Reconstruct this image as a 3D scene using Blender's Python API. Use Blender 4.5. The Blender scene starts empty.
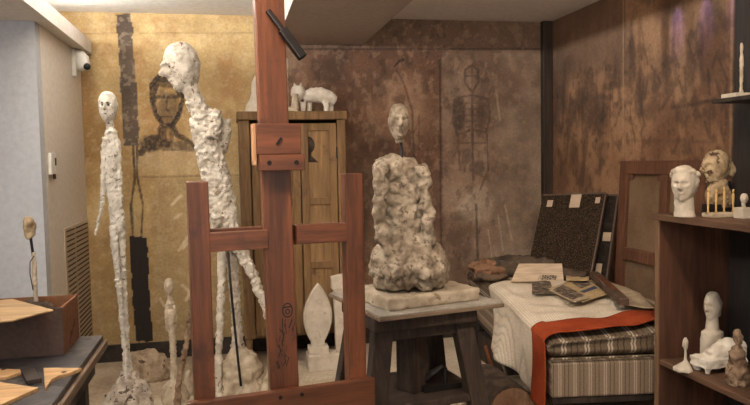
import bpy, bmesh, math, random
import numpy as np
from math import sin, cos, pi, radians as R, sqrt, exp
from mathutils import Vector, Matrix, noise
random.seed(7)
S = bpy.context.scene
COL = S.collection
F = 700.0
EYE = Vector((0, 0, 1.45))

# ------------------------------------------------------------------ camera
roll = R(1.8)
fwd = Vector((230-375, 163-202.5, F)).normalized()          # room depth (+y) seen in camera axes
up = Vector((-sin(roll), -cos(roll), 0)); up = (up - fwd*up.dot(fwd)).normalized()
rt = (-up).cross(fwd).normalized()
if rt.x < 0: rt = -rt
CM = Matrix((rt, fwd, up)).transposed()                      # camera(x right, y down, z fwd) = CM @ world
row = [Vector(CM[i]) for i in range(3)]
cam = bpy.data.objects.new('camera', bpy.data.cameras.new('camera'))
COL.objects.link(cam)
m3 = Matrix((row[0], -row[1], -row[2])).transposed()
cam.matrix_world = Matrix.Translation(EYE) @ m3.to_4x4()
cam.data.sensor_width = 36; cam.data.lens = 36*F/750; cam.data.clip_start = .05
S.camera = cam

def at(u, v, Y):
    """world point on the vertical plane y = Y, cast through image pixel u, v at an assumed depth"""
    c = Vector(((u-375)/F, (v-202.5)/F, 1)); r = row[0]*c.x + row[1]*c.y + row[2]*c.z
    return EYE + r*(Y/r.y)
def atx(u, v, X):
    c = Vector(((u-375)/F, (v-202.5)/F, 1)); r = row[0]*c.x + row[1]*c.y + row[2]*c.z
    return EYE + r*(X/r.x)

# ------------------------------------------------------------------ materials
def newmat(name):
    m = bpy.data.materials.new(name); m.use_nodes = True
    nt = m.node_tree; nt.nodes.clear()
    o = nt.nodes.new('ShaderNodeOutputMaterial'); b = nt.nodes.new('ShaderNodeBsdfPrincipled')
    nt.links.new(b.outputs[0], o.inputs[0])
    return m, nt, b
def N(nt, t, **k):
    n = nt.nodes.new(t)
    for a, v in k.items():
        if a in n.inputs: n.inputs[a].default_value = v
        else: setattr(n, a, v)
    return n
def ramp(nt, src, stops):
    r = N(nt, 'ShaderNodeValToRGB'); e = r.color_ramp.elements
    while len(e) < len(stops): e.new(.5)
    for i, (p, c) in enumerate(stops):
        e[i].position = p; e[i].color = (c[0], c[1], c[2], 1) if hasattr(c, '__len__') else (c, c, c, 1)
    nt.links.new(src, r.inputs[0]); return r
def mixc(nt, f, a, b, mode='MIX'):
    m = N(nt, 'ShaderNodeMix', data_type='RGBA', blend_type=mode)
    for s, v in ((m.inputs[0], f), (m.inputs[6], a), (m.inputs[7], b)):
        if hasattr(v, 'is_linked'): nt.links.new(v, s)
        elif hasattr(v, '__len__'): s.default_value = (*v[:3], 1)
        else: s.default_value = v
    return m.outputs[2]
def coords(nt, scale=(1, 1, 1)):
    c = N(nt, 'ShaderNodeTexCoord'); mp = N(nt, 'ShaderNodeMapping'); mp.inputs['Scale'].default_value = scale
    nt.links.new(c.outputs['Object'], mp.inputs[0]); return mp.outputs[0]
def bump(nt, b, h, strength, dist=.01):
    bp = N(nt, 'ShaderNodeBump', Strength=strength, Distance=dist)
    nt.links.new(h, bp.inputs['Height']); nt.links.new(bp.outputs[0], b.inputs['Normal'])
def noi(nt, vec, scale, detail=6, rough=.6, dist=0):
    n = N(nt, 'ShaderNodeTexNoise', Scale=scale, Detail=detail, Roughness=rough, Distortion=dist)
    nt.links.new(vec, n.inputs['Vector']); return n.outputs[0]

def speck(name, cols, scale=8, rough=.85, bmp=.3, fine=60, spec=.3, stretch=(1, 1, 1), dark=None):
    """mottled matte surface: two or three pigments mixed by noise, optional dark specks"""
    m, nt, b = newmat(name); v = coords(nt, stretch)
    n = noi(nt, v, scale)
    k = len(cols)
    r = ramp(nt, n, [(.38+.24*i/(k-1), c) for i, c in enumerate(cols)])
    out = r.outputs[0]
    f = noi(nt, v, fine, 4)
    out = mixc(nt, 1, out, ramp(nt, f, [(.3, .78), (.7, 1.18)]).outputs[0], 'MULTIPLY')
    if dark:
        d = noi(nt, v, dark[1], 3, .6)
        out = mixc(nt, ramp(nt, d, [(dark[2], 0), (dark[2]+.05, 1)]).outputs[0], out, dark[0])
    nt.links.new(out, b.inputs['Base Color']); b.inputs['Roughness'].default_value = rough
    b.inputs['Specular IOR Level'].default_value = spec
    bump(nt, b, f, bmp, .004); return m
def wood(name, c1, c2, axis='z', scale=14, rough=.5, spec=.4, wear=None, bmp=.15):
    st = {'x': (.08, 1, 1), 'y': (1, .08, 1), 'z': (1, 1, .08)}[axis]
    m, nt, b = newmat(name); v = coords(nt, st)
    n = noi(nt, v, scale, 8, .65, .6); g = noi(nt, v, scale*7, 3, .6)
    out = ramp(nt, n, [(.36, c1), (.64, c2)]).outputs[0]
    out = mixc(nt, 1, out, ramp(nt, g, [(.3, .7), (.7, 1.2)]).outputs[0], 'MULTIPLY')
    if wear:
        w = noi(nt, coords(nt), wear[1], 7, .65)
        out = mixc(nt, ramp(nt, w, [(wear[2], 0), (wear[2]+.12, 1)]).outputs[0], out, wear[0])
    nt.links.new(out, b.inputs['Base Color']); b.inputs['Roughness'].default_value = rough
    b.inputs['Specular IOR Level'].default_value = spec
    bump(nt, b, g, bmp, .003); return m
def plain(name, c, rough=.6, metal=0, spec=.4):
    m, nt, b = newmat(name); v = coords(nt); f = noi(nt, v, 30, 4)
    nt.links.new(mixc(nt, 1, c, ramp(nt, f, [(.3, .9), (.7, 1.08)]).outputs[0], 'MULTIPLY'), b.inputs['Base Color'])
    b.inputs['Roughness'].default_value = rough; b.inputs['Metallic'].default_value = metal
    b.inputs['Specular IOR Level'].default_value = spec; return m
def plaster(name, c1, c2, inkc=(.03, .025, .02), stain=None, bmp=.5):
    """white or grey plaster; attribute 'ink' carries brush marks on faces"""
    m, nt, b = newmat(name); v = coords(nt)
    n = noi(nt, v, 14, 6); f = noi(nt, v, 90, 4)
    out = ramp(nt, n, [(.4, c1), (.6, c2)]).outputs[0]
    if stain:
        s = noi(nt, v, stain[1], 4, .65, .4)
        out = mixc(nt, ramp(nt, s, [(stain[2], 0), (stain[2]+.06, 1)]).outputs[0], out, stain[0])
    a = N(nt, 'ShaderNodeAttribute', attribute_name='ink')
    out = mixc(nt, a.outputs['Fac'], out, inkc)
    nt.links.new(out, b.inputs['Base Color']); b.inputs['Roughness'].default_value = .9
    b.inputs['Specular IOR Level'].default_value = .2
    bump(nt, b, f, bmp, .004); return m
def painted_wall(name, rough=.85):
    m, nt, b = newmat(name); v = coords(nt)
    a = N(nt, 'ShaderNodeAttribute', attribute_name='base')
    f = noi(nt, v, 55, 6, .7); g = noi(nt, v, 9, 6, .7)
    out = mixc(nt, 1, a.outputs['Color'], ramp(nt, f, [(.25, .72), (.75, 1.25)]).outputs[0], 'MULTIPLY')
    out = mixc(nt, 1, out, ramp(nt, g, [(.3, .85), (.7, 1.12)]).outputs[0], 'MULTIPLY')
    k = N(nt, 'ShaderNodeAttribute', attribute_name='ink')
    br = ramp(nt, noi(nt, v, 38, 5, .7), [(.32, .6), (.56, 1)])
    mul = N(nt, 'ShaderNodeMath', operation='MULTIPLY', use_clamp=True); nt.links.new(k.outputs['Fac'], mul.inputs[0]); nt.links.new(br.outputs[0], mul.inputs[1])
    out = mixc(nt, mul.outputs[0], out, (.03, .022, .02))
    nt.links.new(out, b.inputs['Base Color']); b.inputs['Roughness'].default_value = rough
    b.inputs['Specular IOR Level'].default_value = .25
    bump(nt, b, f, .25, .006); return m
def stripes(name, base, light, dark, period, dim=(0, 2)):
    """woven ticking: repeated light and dark stripes along x (or z on the ends)"""
    m, nt, b = newmat(name)
    c = N(nt, 'ShaderNodeTexCoord'); sp = N(nt, 'ShaderNodeSeparateXYZ'); nt.links.new(c.outputs['Object'], sp.inputs[0])
    ns = N(nt, 'ShaderNodeSeparateXYZ'); nt.links.new(c.outputs['Normal'], ns.inputs[0])
    ab = N(nt, 'ShaderNodeMath', operation='ABSOLUTE'); nt.links.new(ns.outputs[0], ab.inputs[0])
    gt = N(nt, 'ShaderNodeMath', operation='GREATER_THAN'); nt.links.new(ab.outputs[0], gt.inputs[0]); gt.inputs[1].default_value = .75
    mx = N(nt, 'ShaderNodeMix', data_type='FLOAT'); nt.links.new(gt.outputs[0], mx.inputs[0]); nt.links.new(sp.outputs[0], mx.inputs[2]); nt.links.new(sp.outputs[2], mx.inputs[3])
    dv = N(nt, 'ShaderNodeMath', operation='DIVIDE'); nt.links.new(mx.outputs[0], dv.inputs[0]); dv.inputs[1].default_value = period
    fr = N(nt, 'ShaderNodeMath', operation='FRACT'); nt.links.new(dv.outputs[0], fr.inputs[0])
    r = ramp(nt, fr.outputs[0], [(0, base), (.10, dark), (.16, base), (.44, light), (.52, base), (.58, light), (.66, base), (.84, dark), (.9, base)])
    r.color_ramp.interpolation = 'CONSTANT'
    w = noi(nt, c.outputs['Object'], 160, 3)
    out = mixc(nt, 1, r.outputs[0], ramp(nt, w, [(.3, .75), (.7, 1.2)]).outputs[0], 'MULTIPLY')
    nt.links.new(out, b.inputs['Base Color']); b.inputs['Roughness'].default_value = .95; b.inputs['Specular IOR Level'].default_value = .1
    bump(nt, b, w, .3, .003); return m
def newsprint(name, paper, inkc, row_h=.012):
    m, nt, b = newmat(name); v = coords(nt)
    br = N(nt, 'ShaderNodeTexBrick', Scale=1, **{'Mortar Size': row_h*.28, 'Brick Width': .055, 'Row Height': row_h, 'Mortar Smooth': .3, 'Bias': 0})
    nt.links.new(v, br.inputs['Vector'])
    br.inputs['Color1'].default_value = (*inkc, 1); br.inputs['Color2'].default_value = (*[x*1.3 for x in inkc], 1); br.inputs['Mortar'].default_value = (*paper, 1)
    n = noi(nt, v, 16, 2); mask = ramp(nt, n, [(.44, 0), (.5, .75)])
    out = mixc(nt, mask.outputs[0], paper, br.outputs[0])
    nt.links.new(out, b.inputs['Base Color']); b.inputs['Roughness'].default_value = .8; return m

M = {}
M['easel'] = wood('easel_wood', (.085, .026, .010), (.20, .06, .022), 'z', 12, .38, .5, ((.06, .02, .012), 5, .56))
M['easel_x'] = wood('easel_wood_across', (.085, .026, .010), (.19, .058, .022), 'x', 12, .38, .5, ((.06, .02, .012), 5, .58))
M['easel_light'] = wood('easel_edge', (.36, .17, .08), (.5, .26, .13), 'z', 12, .5)
M['cab'] = wood('cabinet_wood', (.13, .07, .028), (.23, .13, .055), 'z', 10, .65, .3, ((.06, .032, .016), 4, .6))
M['cab_panel'] = wood('cabinet_panel', (.155, .088, .036), (.26, .15, .066), 'z', 8, .65, .3, ((.09, .05, .024), 5, .58))
M['stool'] = wood('stool_wood', (.026, .016, .011), (.065, .042, .03), 'z', 12, .7, .3, ((.02, .014, .012), 9, .56))
M['board'] = wood('board_wood', (.15, .1, .066), (.24, .165, .11), 'x', 10, .75, .2, ((.12, .08, .06), 8, .62))
M['boardtop'] = speck('board_top', [(.25, .215, .175), (.36, .32, .27)], 6, .8)
M['table'] = speck('table_top', [(.03, .027, .027), (.06, .053, .052), (.14, .115, .1)], 7, .45, .2, 50, .5, dark=((.02, .016, .016), 7, .56))
M['tableedge'] = wood('table_edge', (.16, .105, .065), (.24, .16, .1), 'y', 16, .7)
M['ply'] = wood('plywood', (.5, .28, .12), (.64, .39, .19), 'x', 8, .6)
M['carton'] = speck('carton', [(.20, .085, .04), (.25, .11, .055)], 3, .8, .1, 40, .2, dark=((.1, .04, .02), 6, .68))
M['cartonfront'] = speck('carton_front_shaded', [(.06, .035, .026), (.1, .06, .045)], 4, .6)  # carton brown darkened: the shade on the front face is in the colour
M['cartonlid'] = wood('carton_lid', (.36, .22, .105), (.48, .31, .155), 'x', 9, .75)
M['pl'] = plaster('white_plaster', (.62, .55, .46), (.82, .76, .67))
M['pl_mark'] = plaster('white_plaster_marked', (.46, .41, .34), (.66, .60, .52), stain=((.1, .075, .06), 46, .605))
M['pl_rust'] = plaster('white_plaster_rust', (.42, .36, .29), (.63, .565, .48), stain=((.19, .12, .08), 40, .59))
M['pl_buff'] = plaster('buff_plaster', (.38, .30, .215), (.54, .445, .335), stain=((.2, .13, .07), 18, .63))
M['pl_grey'] = plaster('grey_plaster', (.20, .15, .105), (.40, .325, .24), stain=((.15, .11, .078), 30, .565), bmp=.8)
M['pl_brown'] = plaster('brown_plaster', (.16, .1, .065), (.33, .23, .15), stain=((.05, .03, .02), 20, .58))
M['slabp'] = plaster('grey_buff_plaster', (.33, .26, .18), (.48, .39, .29), stain=((.2, .14, .09), 18, .62))
M['pl_clean'] = plaster('smooth_plaster', (.47, .405, .325), (.57, .50, .41), bmp=.15)
M['rock'] = plaster('plaster_rock', (.27, .19, .12), (.46, .35, .24), stain=((.1, .06, .035), 14, .6), bmp=.9)
M['rock_grey'] = plaster('plaster_mound', (.30, .24, .19), (.52, .44, .36), stain=((.08, .055, .04), 26, .56), bmp=1)
M['gold'] = plain('gilt_bronze', (.66, .42, .17), .45, .35)
M['bronze'] = plaster('patinated_bust', (.22, .15, .085), (.46, .35, .22), stain=((.07, .04, .025), 22, .56))
M['iron'] = plain('black_iron', (.025, .02, .018), .5, .6)
M['black'] = plain('black_plastic', (.012, .012, .013), .3)
M['white'] = plain('white_plastic', (.75, .73, .68), .4)
M['offwall'] = plain('offwhite_paint', (.69, .62, .53), .7, 0, .2)
M['coolwall'] = plain('white_paint', (.50, .505, .525), .7, 0, .2)
M['ceil'] = plain('ceiling_paint', (.82, .8, .77), .8, 0, .1)
M['soffit'] = plain('soffit_paint', (.76, .7, .63), .8, 0, .1)
M['block'] = plain('bulkhead_paint', (.5, .43, .385), .8, 0, .1)
M['floor'] = speck('floor_screed', [(.30, .225, .155), (.40, .31, .215), (.47, .37, .265)], 2.2, .75, .15, 40, .25, dark=((.24, .17, .11), 3, .66))
M['slab'] = speck('pale_floor_slab', [(.46, .38, .285), (.55, .47, .36)], 3, .75, .15)
M['plinth'] = speck('dark_skirting', [(.016, .013, .012), (.05, .036, .027)], 10, .7)
M['post'] = wood('black_post', (.018, .012, .009), (.055, .036, .025), 'z', 14, .7)
M['shelf'] = wood('shelf_wood', (.055, .024, .014), (.115, .05, .028), 'z', 10, .55, .35, ((.2, .1, .06), 7, .68))
M['shelf_y'] = wood('shelf_board', (.07, .036, .021), (.15, .08, .045), 'y', 14, .6, .35)
M['shelfedge'] = wood('shelf_edge', (.14, .075, .04), (.22, .125, .07), 'z', 14, .6)
M['dark'] = wood('black_board', (.012, .01, .009), (.032, .025, .021), 'z', 16, .7)
M['tick'] = stripes('mattress_ticking', (.165, .12, .08), (.5, .42, .33), (.08, .056, .04), .115)
M['tick_base'] = stripes('bed_base_ticking', (.25, .185, .13), (.42, .33, .255), (.13, .092, .065), .075)
M['linen'] = speck('cream_blanket', [(.6, .51, .395), (.7, .61, .49)], 5, .95, .4, 120, .1)
_m = M['linen']; _nt = _m.node_tree; _b = next(n for n in _nt.nodes if n.type == 'BSDF_PRINCIPLED')
_w = N(_nt, 'ShaderNodeTexWave', Scale=26, Distortion=1.5); _w.bands_direction = 'X'; _nt.links.new(coords(_nt), _w.inputs['Vector'])
_old = _b.inputs['Base Color'].links[0].from_socket
_nt.links.new(mixc(_nt, 1, _old, ramp(_nt, _w.outputs[1], [(.1, .8), (.5, 1.03)]).outputs[0], 'MULTIPLY'), _b.inputs['Base Color'])
M['orange'] = speck('orange_border', [(.27, .046, .016), (.34, .062, .022)], 8, .95, .4, 120, .1)
M['cloth_b'] = speck('brown_cloth', [(.075, .05, .036), (.15, .1, .068)], 9, .95, .4, 100, .1)
M['cloth_g'] = speck('grey_cloth', [(.045, .033, .025), (.105, .076, .054)], 6, .95, .4, 100, .1)
M['cloth_rust'] = speck('rust_cloth', [(.16, .08, .045), (.25, .14, .085)], 9, .95, .4, 100, .1)
M['folio'] = speck('marbled_board', [(.010, .007, .005), (.022, .014, .009), (.075, .047, .026)], 130, .9, .2, 120, .12)
M['folio_edge'] = plain('folio_edge', (.075, .045, .03), .6)
M['folio2'] = speck('black_folio', [(.015, .011, .009), (.03, .022, .018)], 30, .8, .2, 60, .1)
M['tape'] = plain('paper_label', (.42, .32, .23), .8)
M['stretch'] = wood('stretcher_wood', (.085, .034, .018), (.15, .065, .034), 'z', 12, .6)
M['canvas'] = speck('canvas_back', [(.15, .095, .055), (.2, .13, .08)], 4, .9, .3, 140, .1)
M['news'] = newsprint('newspaper', (.46, .36, .24), (.16, .12, .085))
M['news2'] = newsprint('newspaper_yellowed', (.5, .36, .19), (.2, .14, .08), .016)
M['photo'] = speck('printed_photograph', [(.03, .024, .02), (.1, .075, .055), (.3, .22, .15)], 26, .7)
M['photo_b'] = plain('blue_print', (.05, .055, .1), .7)
M['ink'] = plain('printing_ink', (.02, .016, .014), .8)
M['card'] = speck('pale_card', [(.46, .35, .25), (.56, .44, .32)], 4, .8, .1, 40, .2, (.2, 1, 1))
M['stick'] = wood('worn_stick', (.06, .036, .025), (.14, .085, .055), 'x', 12, .7)
M['log'] = speck('log_bark', [(.03, .02, .014), (.08, .05, .035)], 16, .9, .6)
M['logend'] = speck('log_end', [(.2, .11, .065), (.3, .18, .11)], 8, .85, .3, 60, .2, dark=((.04, .022, .014), 12, .66))
M['wallpaint'] = painted_wall('painted_plaster')
M['vent'] = plain('vent_plate', (.52, .42, .3), .6)
M['slot'] = plain('vent_slot', (.03, .02, .014), .9)
M['cable'] = plain('cable', (.03, .02, .018), .6)
M['led'] = None
m, nt, b = newmat('cove_light'); b.inputs['Emission Color'].default_value = (1, .93, .82, 1); b.inputs['Emission Strength'].default_value = 6; M['led'] = m

# ------------------------------------------------------------------ mesh building
class MB:
    def __init__(s): s.v = []; s.f = []; s.mi = []
    def add(s, vs, fs, mi=0):
        o = len(s.v); s.v += [Vector(p) for p in vs]; s.f += [[i+o for i in f] for f in fs]; s.mi += [mi]*len(fs); return s
    def box(s, lo, hi, mi=0, mat=None):
        (a, b_, c), (d, e, g) = lo, hi
        vs = [Vector(p) for p in ((a,b_,c),(d,b_,c),(d,e,c),(a,e,c),(a,b_,g),(d,b_,g),(d,e,g),(a,e,g))]
        if mat: vs = [mat @ p for p in vs]
        return s.add(vs, [(0,3,2,1),(4,5,6,7),(0,1,5,4),(1,2,6,5),(2,3,7,6),(3,0,4,7)], mi)
    def bar(s, a, b_, w, t, side=None, mi=0):
        """rectangular bar from a to b; w along side, t across"""
        a, b_ = Vector(a), Vector(b_); d = (b_-a).normalized()
        sd = Vector(side) if side else (Vector((1,0,0)) if abs(d.x) < .9 else Vector((0,1,0)))
        sd = (sd - d*sd.dot(d)).normalized(); n = d.cross(sd)
        vs = [p + sd*(w/2*i) + n*(t/2*j) for p in (a, b_) for i, j in ((-1,-1),(1,-1),(1,1),(-1,1))]
        return s.add(vs, [(0,3,2,1),(4,5,6,7),(0,1,5,4),(1,2,6,5),(2,3,7,6),(3,0,4,7)], mi)
    def tube(s, pts, rad, seg=12, flat=1.0, ref=(0,1,0), caps=True, mi=0):
        pts = [Vector(p) for p in pts]; rings = []; n = len(pts); ref = Vector(ref)
        for i, p in enumerate(pts):
            t = (pts[min(i+1, n-1)] - pts[max(i-1, 0)]).normalized()
            rr = ref if abs(t.dot(ref)) < .95 else Vector((0, 0, 1))
            a = t.cross(rr).normalized(); c = a.cross(t).normalized()
            r = rad[i] if hasattr(rad, '__len__') else rad
            rings.append([p + a*(r*cos(2*pi*k/seg)) + c*(r*flat*sin(2*pi*k/seg)) for k in range(seg)])
        vs = [q for r_ in rings for q in r_]; fs = []
        for i in range(n-1):
            for k in range(seg): fs.append((i*seg+k, i*seg+(k+1) % seg, (i+1)*seg+(k+1) % seg, (i+1)*seg+k))
        if caps: fs += [tuple(range(seg))[::-1], tuple(range((n-1)*seg, n*seg))]
        return s.add(vs, fs, mi)
    def rings(s, rs, seg=28, mi=0, power=2.0):
        """stack of horizontal (super)ellipses: (cx, cy, z, rx, ry)"""
        vs = []; n = len(rs)
        for cx, cy, z, rx, ry in rs:
            for k in range(seg):
                a = 2*pi*k/seg; ca, sa = cos(a), sin(a)
                vs.append((cx + rx*math.copysign(abs(ca)**(2/power), ca), cy + ry*math.copysign(abs(sa)**(2/power), sa), z))
        fs = [(i*seg+k, i*seg+(k+1) % seg, (i+1)*seg+(k+1) % seg, (i+1)*seg+k) for i in range(n-1) for k in range(seg)]
        fs += [tuple(range(seg))[::-1], tuple(range((n-1)*seg, n*seg))]
        return s.add(vs, fs, mi)
    def prism(s, poly, t, mat=None, mi=0):
        n = len(poly); vs = [Vector((x, y, 0)) for x, y in poly] + [Vector((x, y, t)) for x, y in poly]
        if mat: vs = [mat @ p for p in vs]
        return s.add(vs, [tuple(range(n))[::-1], tuple(range(n, 2*n))] + [(i, (i+1) % n, n+(i+1) % n, n+i) for i in range(n)], mi)
    def ball(s, c, r, nu=16, nv=12, mi=0):
        c = Vector(c); r = r if hasattr(r, '__len__') else (r, r, r)
        return s.rings([(c.x, c.y, c.z + r[2]*cos(t), max(1e-4, r[0]*sin(t)), max(1e-4, r[1]*sin(t))) for t in [pi - pi*j/nv for j in range(nv+1)]], nu, mi)
    def head(s, c, h, w, d, yaw=0, pitch=0, k=1.0, nu=40, nv=36):
        """human head, face towards -y, turned by yaw; returns key points in the face"""
        c = Vector(c); rot = Matrix.Rotation(R(yaw), 3, 'Z') @ Matrix.Rotation(R(pitch), 3, 'X')
        g = lambda x, z, x0, z0, sx, sz: exp(-((x-x0)/sx)**2 - ((z-z0)/sz)**2)
        vs = []
        for j in range(nv+1):
            t = pi - pi*j/nv
            for i in range(nu):
                a = 2*pi*i/nu; st = max(0, sin(t))**.68; n = Vector((st*cos(a), st*sin(a), cos(t)))
                x, y, z = n
                low = max(0, -z)
                wx = 1 - .24*low**1.6; wy = 1 - (.1*low if y < 0 else .35*low)
                px, py, pz = x*wx, y*wy, z
                if y < .15:
                    q = min(1, (.15-y)/.5)
                    e = 0
                    e += .30*g(px, pz, 0, -.12, .13, .13) + .17*g(px, pz, 0, .1, .1, .2)       # nose tip and bridge
                    e += .08*g(px, pz, 0, .26, .55, .09)                                         # brow
                    e -= .17*(g(px, pz, .34, .1, .17, .1) + g(px, pz, -.34, .1, .17, .1))        # eye sockets
                    e += .06*(g(px, pz, .34, .09, .09, .05) + g(px, pz, -.34, .09, .09, .05))    # lids
                    e += .09*g(px, pz, 0, -.42, .2, .045) + .09*g(px, pz, 0, -.54, .17, .05)     # lips
                    e -= .05*g(px, pz, 0, -.48, .22, .025)
                    e += .12*g(px, pz, 0, -.78, .22, .14)                                        # chin
                    e -= .07*(g(px, pz, .5, -.3, .18, .2) + g(px, pz, -.5, -.3, .18, .2))        # hollow cheeks
                    py -= e*q*k
                ear = exp(-((abs(x)-.98)/.14)**2 - ((pz-.02)/.2)**2 - ((y-.1)/.16)**2)
                px += math.copysign(.13*ear, x)
                vs.append(c + rot @ Vector((px*w/2, py*d/2, pz*h/2)))
        fs = [(j*nu+i, j*nu+(i+1) % nu, (j+1)*nu+(i+1) % nu, (j+1)*nu+i) for j in range(nv) for i in range(nu)]
        s.add(vs, fs)
        P = lambda x, y, z: c + rot @ Vector((x*w/2, y*d/2, z*h/2))
        return dict(eyes=[P(-.34, -.86, .1), P(.34, -.86, .1)], mouth=[P(x, -.98, -.48) for x in (-.15, 0, .15)], brow=[P(x, -.98, .24) for x in (-.5, -.35, -.2, .2, .35, .5)], nose=[P(x, -1.15, -.2) for x in (-.08, .08)])
    def mesh(s, name, org):
        me = bpy.data.meshes.new(name); me.from_pydata([p-org for p in s.v], [], s.f)
        me.polygons.foreach_set('material_index', s.mi); me.update(); return me

def finish(o, me, mats, smooth):
    for mm in (mats if isinstance(mats, (list, tuple)) else [mats]): me.materials.append(mm)
    me.polygons.foreach_set('use_smooth', [smooth]*len(me.polygons))
    bm = bmesh.new(); bm.from_mesh(me); bmesh.ops.recalc_face_normals(bm, faces=bm.faces); bm.to_mesh(me); bm.free()
def bake(o):
    """apply this object's modifiers into its mesh"""
    dg = bpy.context.evaluated_depsgraph_get(); dg.update()
    me = bpy.data.meshes.new_from_object(o.evaluated_get(dg)); old = o.data
    o.modifiers.clear(); o.data = me; bpy.data.meshes.remove(old); return me
def base_of(parent):
    return parent.matrix_basis.translation.copy() if parent else Vector()
def worldorg(p):
    v = Vector()
    while p: v += p.location; p = p.parent
    return v
def build(name, mb, mat, parent=None, smooth=False, bevel=0, local=False, loc=None, seg=2):
    """link a mesh builder as ONE object; vertices are in world axes unless local"""
    org = Vector() if local else (worldorg(parent) if parent else (Vector(loc) if loc else Vector()))
    me = mb.mesh(name, org); o = bpy.data.objects.new(name, me); COL.objects.link(o)
    if parent: o.parent = parent
    elif loc: o.location = loc
    finish(o, me, mat, smooth)
    if bevel:
        b_ = o.modifiers.new('b', 'BEVEL'); b_.width = bevel; b_.segments = seg; b_.limit_method = 'ANGLE'; b_.angle_limit = R(35)
        bake(o)
    return o
def nz(p): return noise.noise(p)
def sculpt(name, mb, mat, parent=None, voxel=.007, amp=.004, freq=45, amp2=0, freq2=14, ink=(), loc=None, smooth=True, calm=()):
    """merge the shapes into one continuous surface and rough it up like modelled plaster"""
    org = worldorg(parent) if parent else (Vector(loc) if loc else Vector())
    me = mb.mesh(name, org); o = bpy.data.objects.new(name, me); COL.objects.link(o)
    if parent: o.parent = parent
    elif loc: o.location = loc
    finish(o, me, mat, smooth)
    r = o.modifiers.new('r', 'REMESH'); r.mode = 'VOXEL'; r.voxel_size = voxel; r.use_smooth_shade = smooth
    me = bake(o)
    ns = [v.normal.copy() for v in me.vertices]
    inkv = [0.0]*len(me.vertices)
    for i, v in enumerate(me.vertices):
        w = v.co + org
        for p, rad in ink:
            d = (w-p).length/rad
            if d < 1.4: inkv[i] = max(inkv[i], min(1, (1.4-d)/.6))
        q = w*freq
        e = amp*(nz(q) + .5*nz(q*2.1)); kk = 1
        for p, rad in calm:
            if (w-p).length < rad*1.25: kk = min(kk, max(.4, ((w-p).length/rad-.9)*3))
        e *= kk
        if amp2: e += kk* amp2*(1.6*abs(nz(w*freq2 + Vector((3, 7, 1)))) - .35 + .7*nz(w*freq2*1.9))
        v.co += ns[i]*e
    if ink:
        a = me.attributes.new('ink', 'FLOAT', 'POINT'); a.data.foreach_set('value', inkv)
    if not me.materials: me.materials.append(mat)
    me.update(); return o
def tag(o, label, cat=None, group=None):
    o['label'] = label
    if cat: o['category'] = cat
    if group: o['group'] = group
    return o
def thing(name, label, cat, loc=(0, 0, 0), rz=0, group=None):
    o = bpy.data.objects.new(name, None); COL.objects.link(o); o.empty_display_size = .05
    o.location = loc; o.rotation_euler.z = R(rz); tag(o, label, cat, group); return o
def struct(o): o['kind'] = 'structure'; return o

# ------------------------------------------------------------------ the room
XL, XR, YB, ZC = -1.03, 2.6, 5.4, 2.55
YF = 4.2                       # the plastered wall facing the room on the left
struct(build('floor', MB().box((-3, -1.5, -.08), (XR+.1, YB+.1, 0)), M['floor']))
struct(build('ceiling', MB().box((-3, -1.5, ZC), (XR+.1, YB+.1, ZC+.08)), M['ceil']))
struct(build('wall_left', MB().box((XL-.12, YF+.1, 0), (XL, YB, 2.25)), M['offwall']))
struct(build('wall_front_left', MB().box((-3, YF, 0), (XL-.0, YF+.1, 2.25)), [M['coolwall']]))
struct(build('trim_1', MB().box((-3, -1.2, 2.25), (-.95, YB, 2.345)), M['soffit']))       # lowered soffit with the light cove
struct(build('trim_2', MB().box((.37, -.6, 2.345), (1.035, YB, ZC)), M['block']))         # boxed bulkhead

rng = np.random.RandomState(3)
def vnoise(X, Z, sx, sz, octv=4):
    out = np.zeros_like(X); a = 1; tot = 0
    for o_ in range(octv):
        g = rng.rand(160, 160); u = (X*sx*2**o_) % 159; w = (Z*sz*2**o_) % 159
        i = u.astype(int); j = w.astype(int); fu = u-i; fw = w-j; fu = fu*fu*(3-2*fu); fw = fw*fw*(3-2*fw)
        i2 = (i+1) % 160; j2 = (j+1) % 160
        out += a*(g[i, j]*(1-fu)*(1-fw) + g[i2, j]*fu*(1-fw) + g[i, j2]*(1-fu)*fw + g[i2, j2]*fu*fw); tot += a; a *= .55
    return np.clip((out/tot-.5)*1.75+.5, 0, 1)
def lerp(a, b_, t): return a*(1-t) + b_*t
def segdist(A, Z, pts):
    d = np.full(A.shape, 9.0)
    for (a0, z0), (a1, z1) in zip(pts[:-1], pts[1:]):
        vx, vz = a1-a0, z1-z0; L = vx*vx+vz*vz+1e-9
        t = np.clip(((A-a0)*vx+(Z-z0)*vz)/L, 0, 1)
        d = np.minimum(d, np.hypot(A-a0-t*vx, Z-z0-t*vz))
    return d
def stroke(ink, A, Z, pts, w, s=1.0, soft=.006):
    wob = vnoise(A+9, Z, 14, 14, 2)
    d = segdist(A, Z, pts) - w*(.5+wob)
    np.maximum(ink, s*np.clip(1-d/soft, 0, 1), out=ink)
def blob(ink, A, Z, c, ra, rz_, s, n=None):
    q = np.hypot((A-c[0])/ra, (Z-c[1])/rz_) + .5*(vnoise(A, Z+5, 12, 12, 3)-.5)
    np.maximum(ink, s*np.clip((1.15-q)/.4, 0, 1), out=ink)
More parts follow.
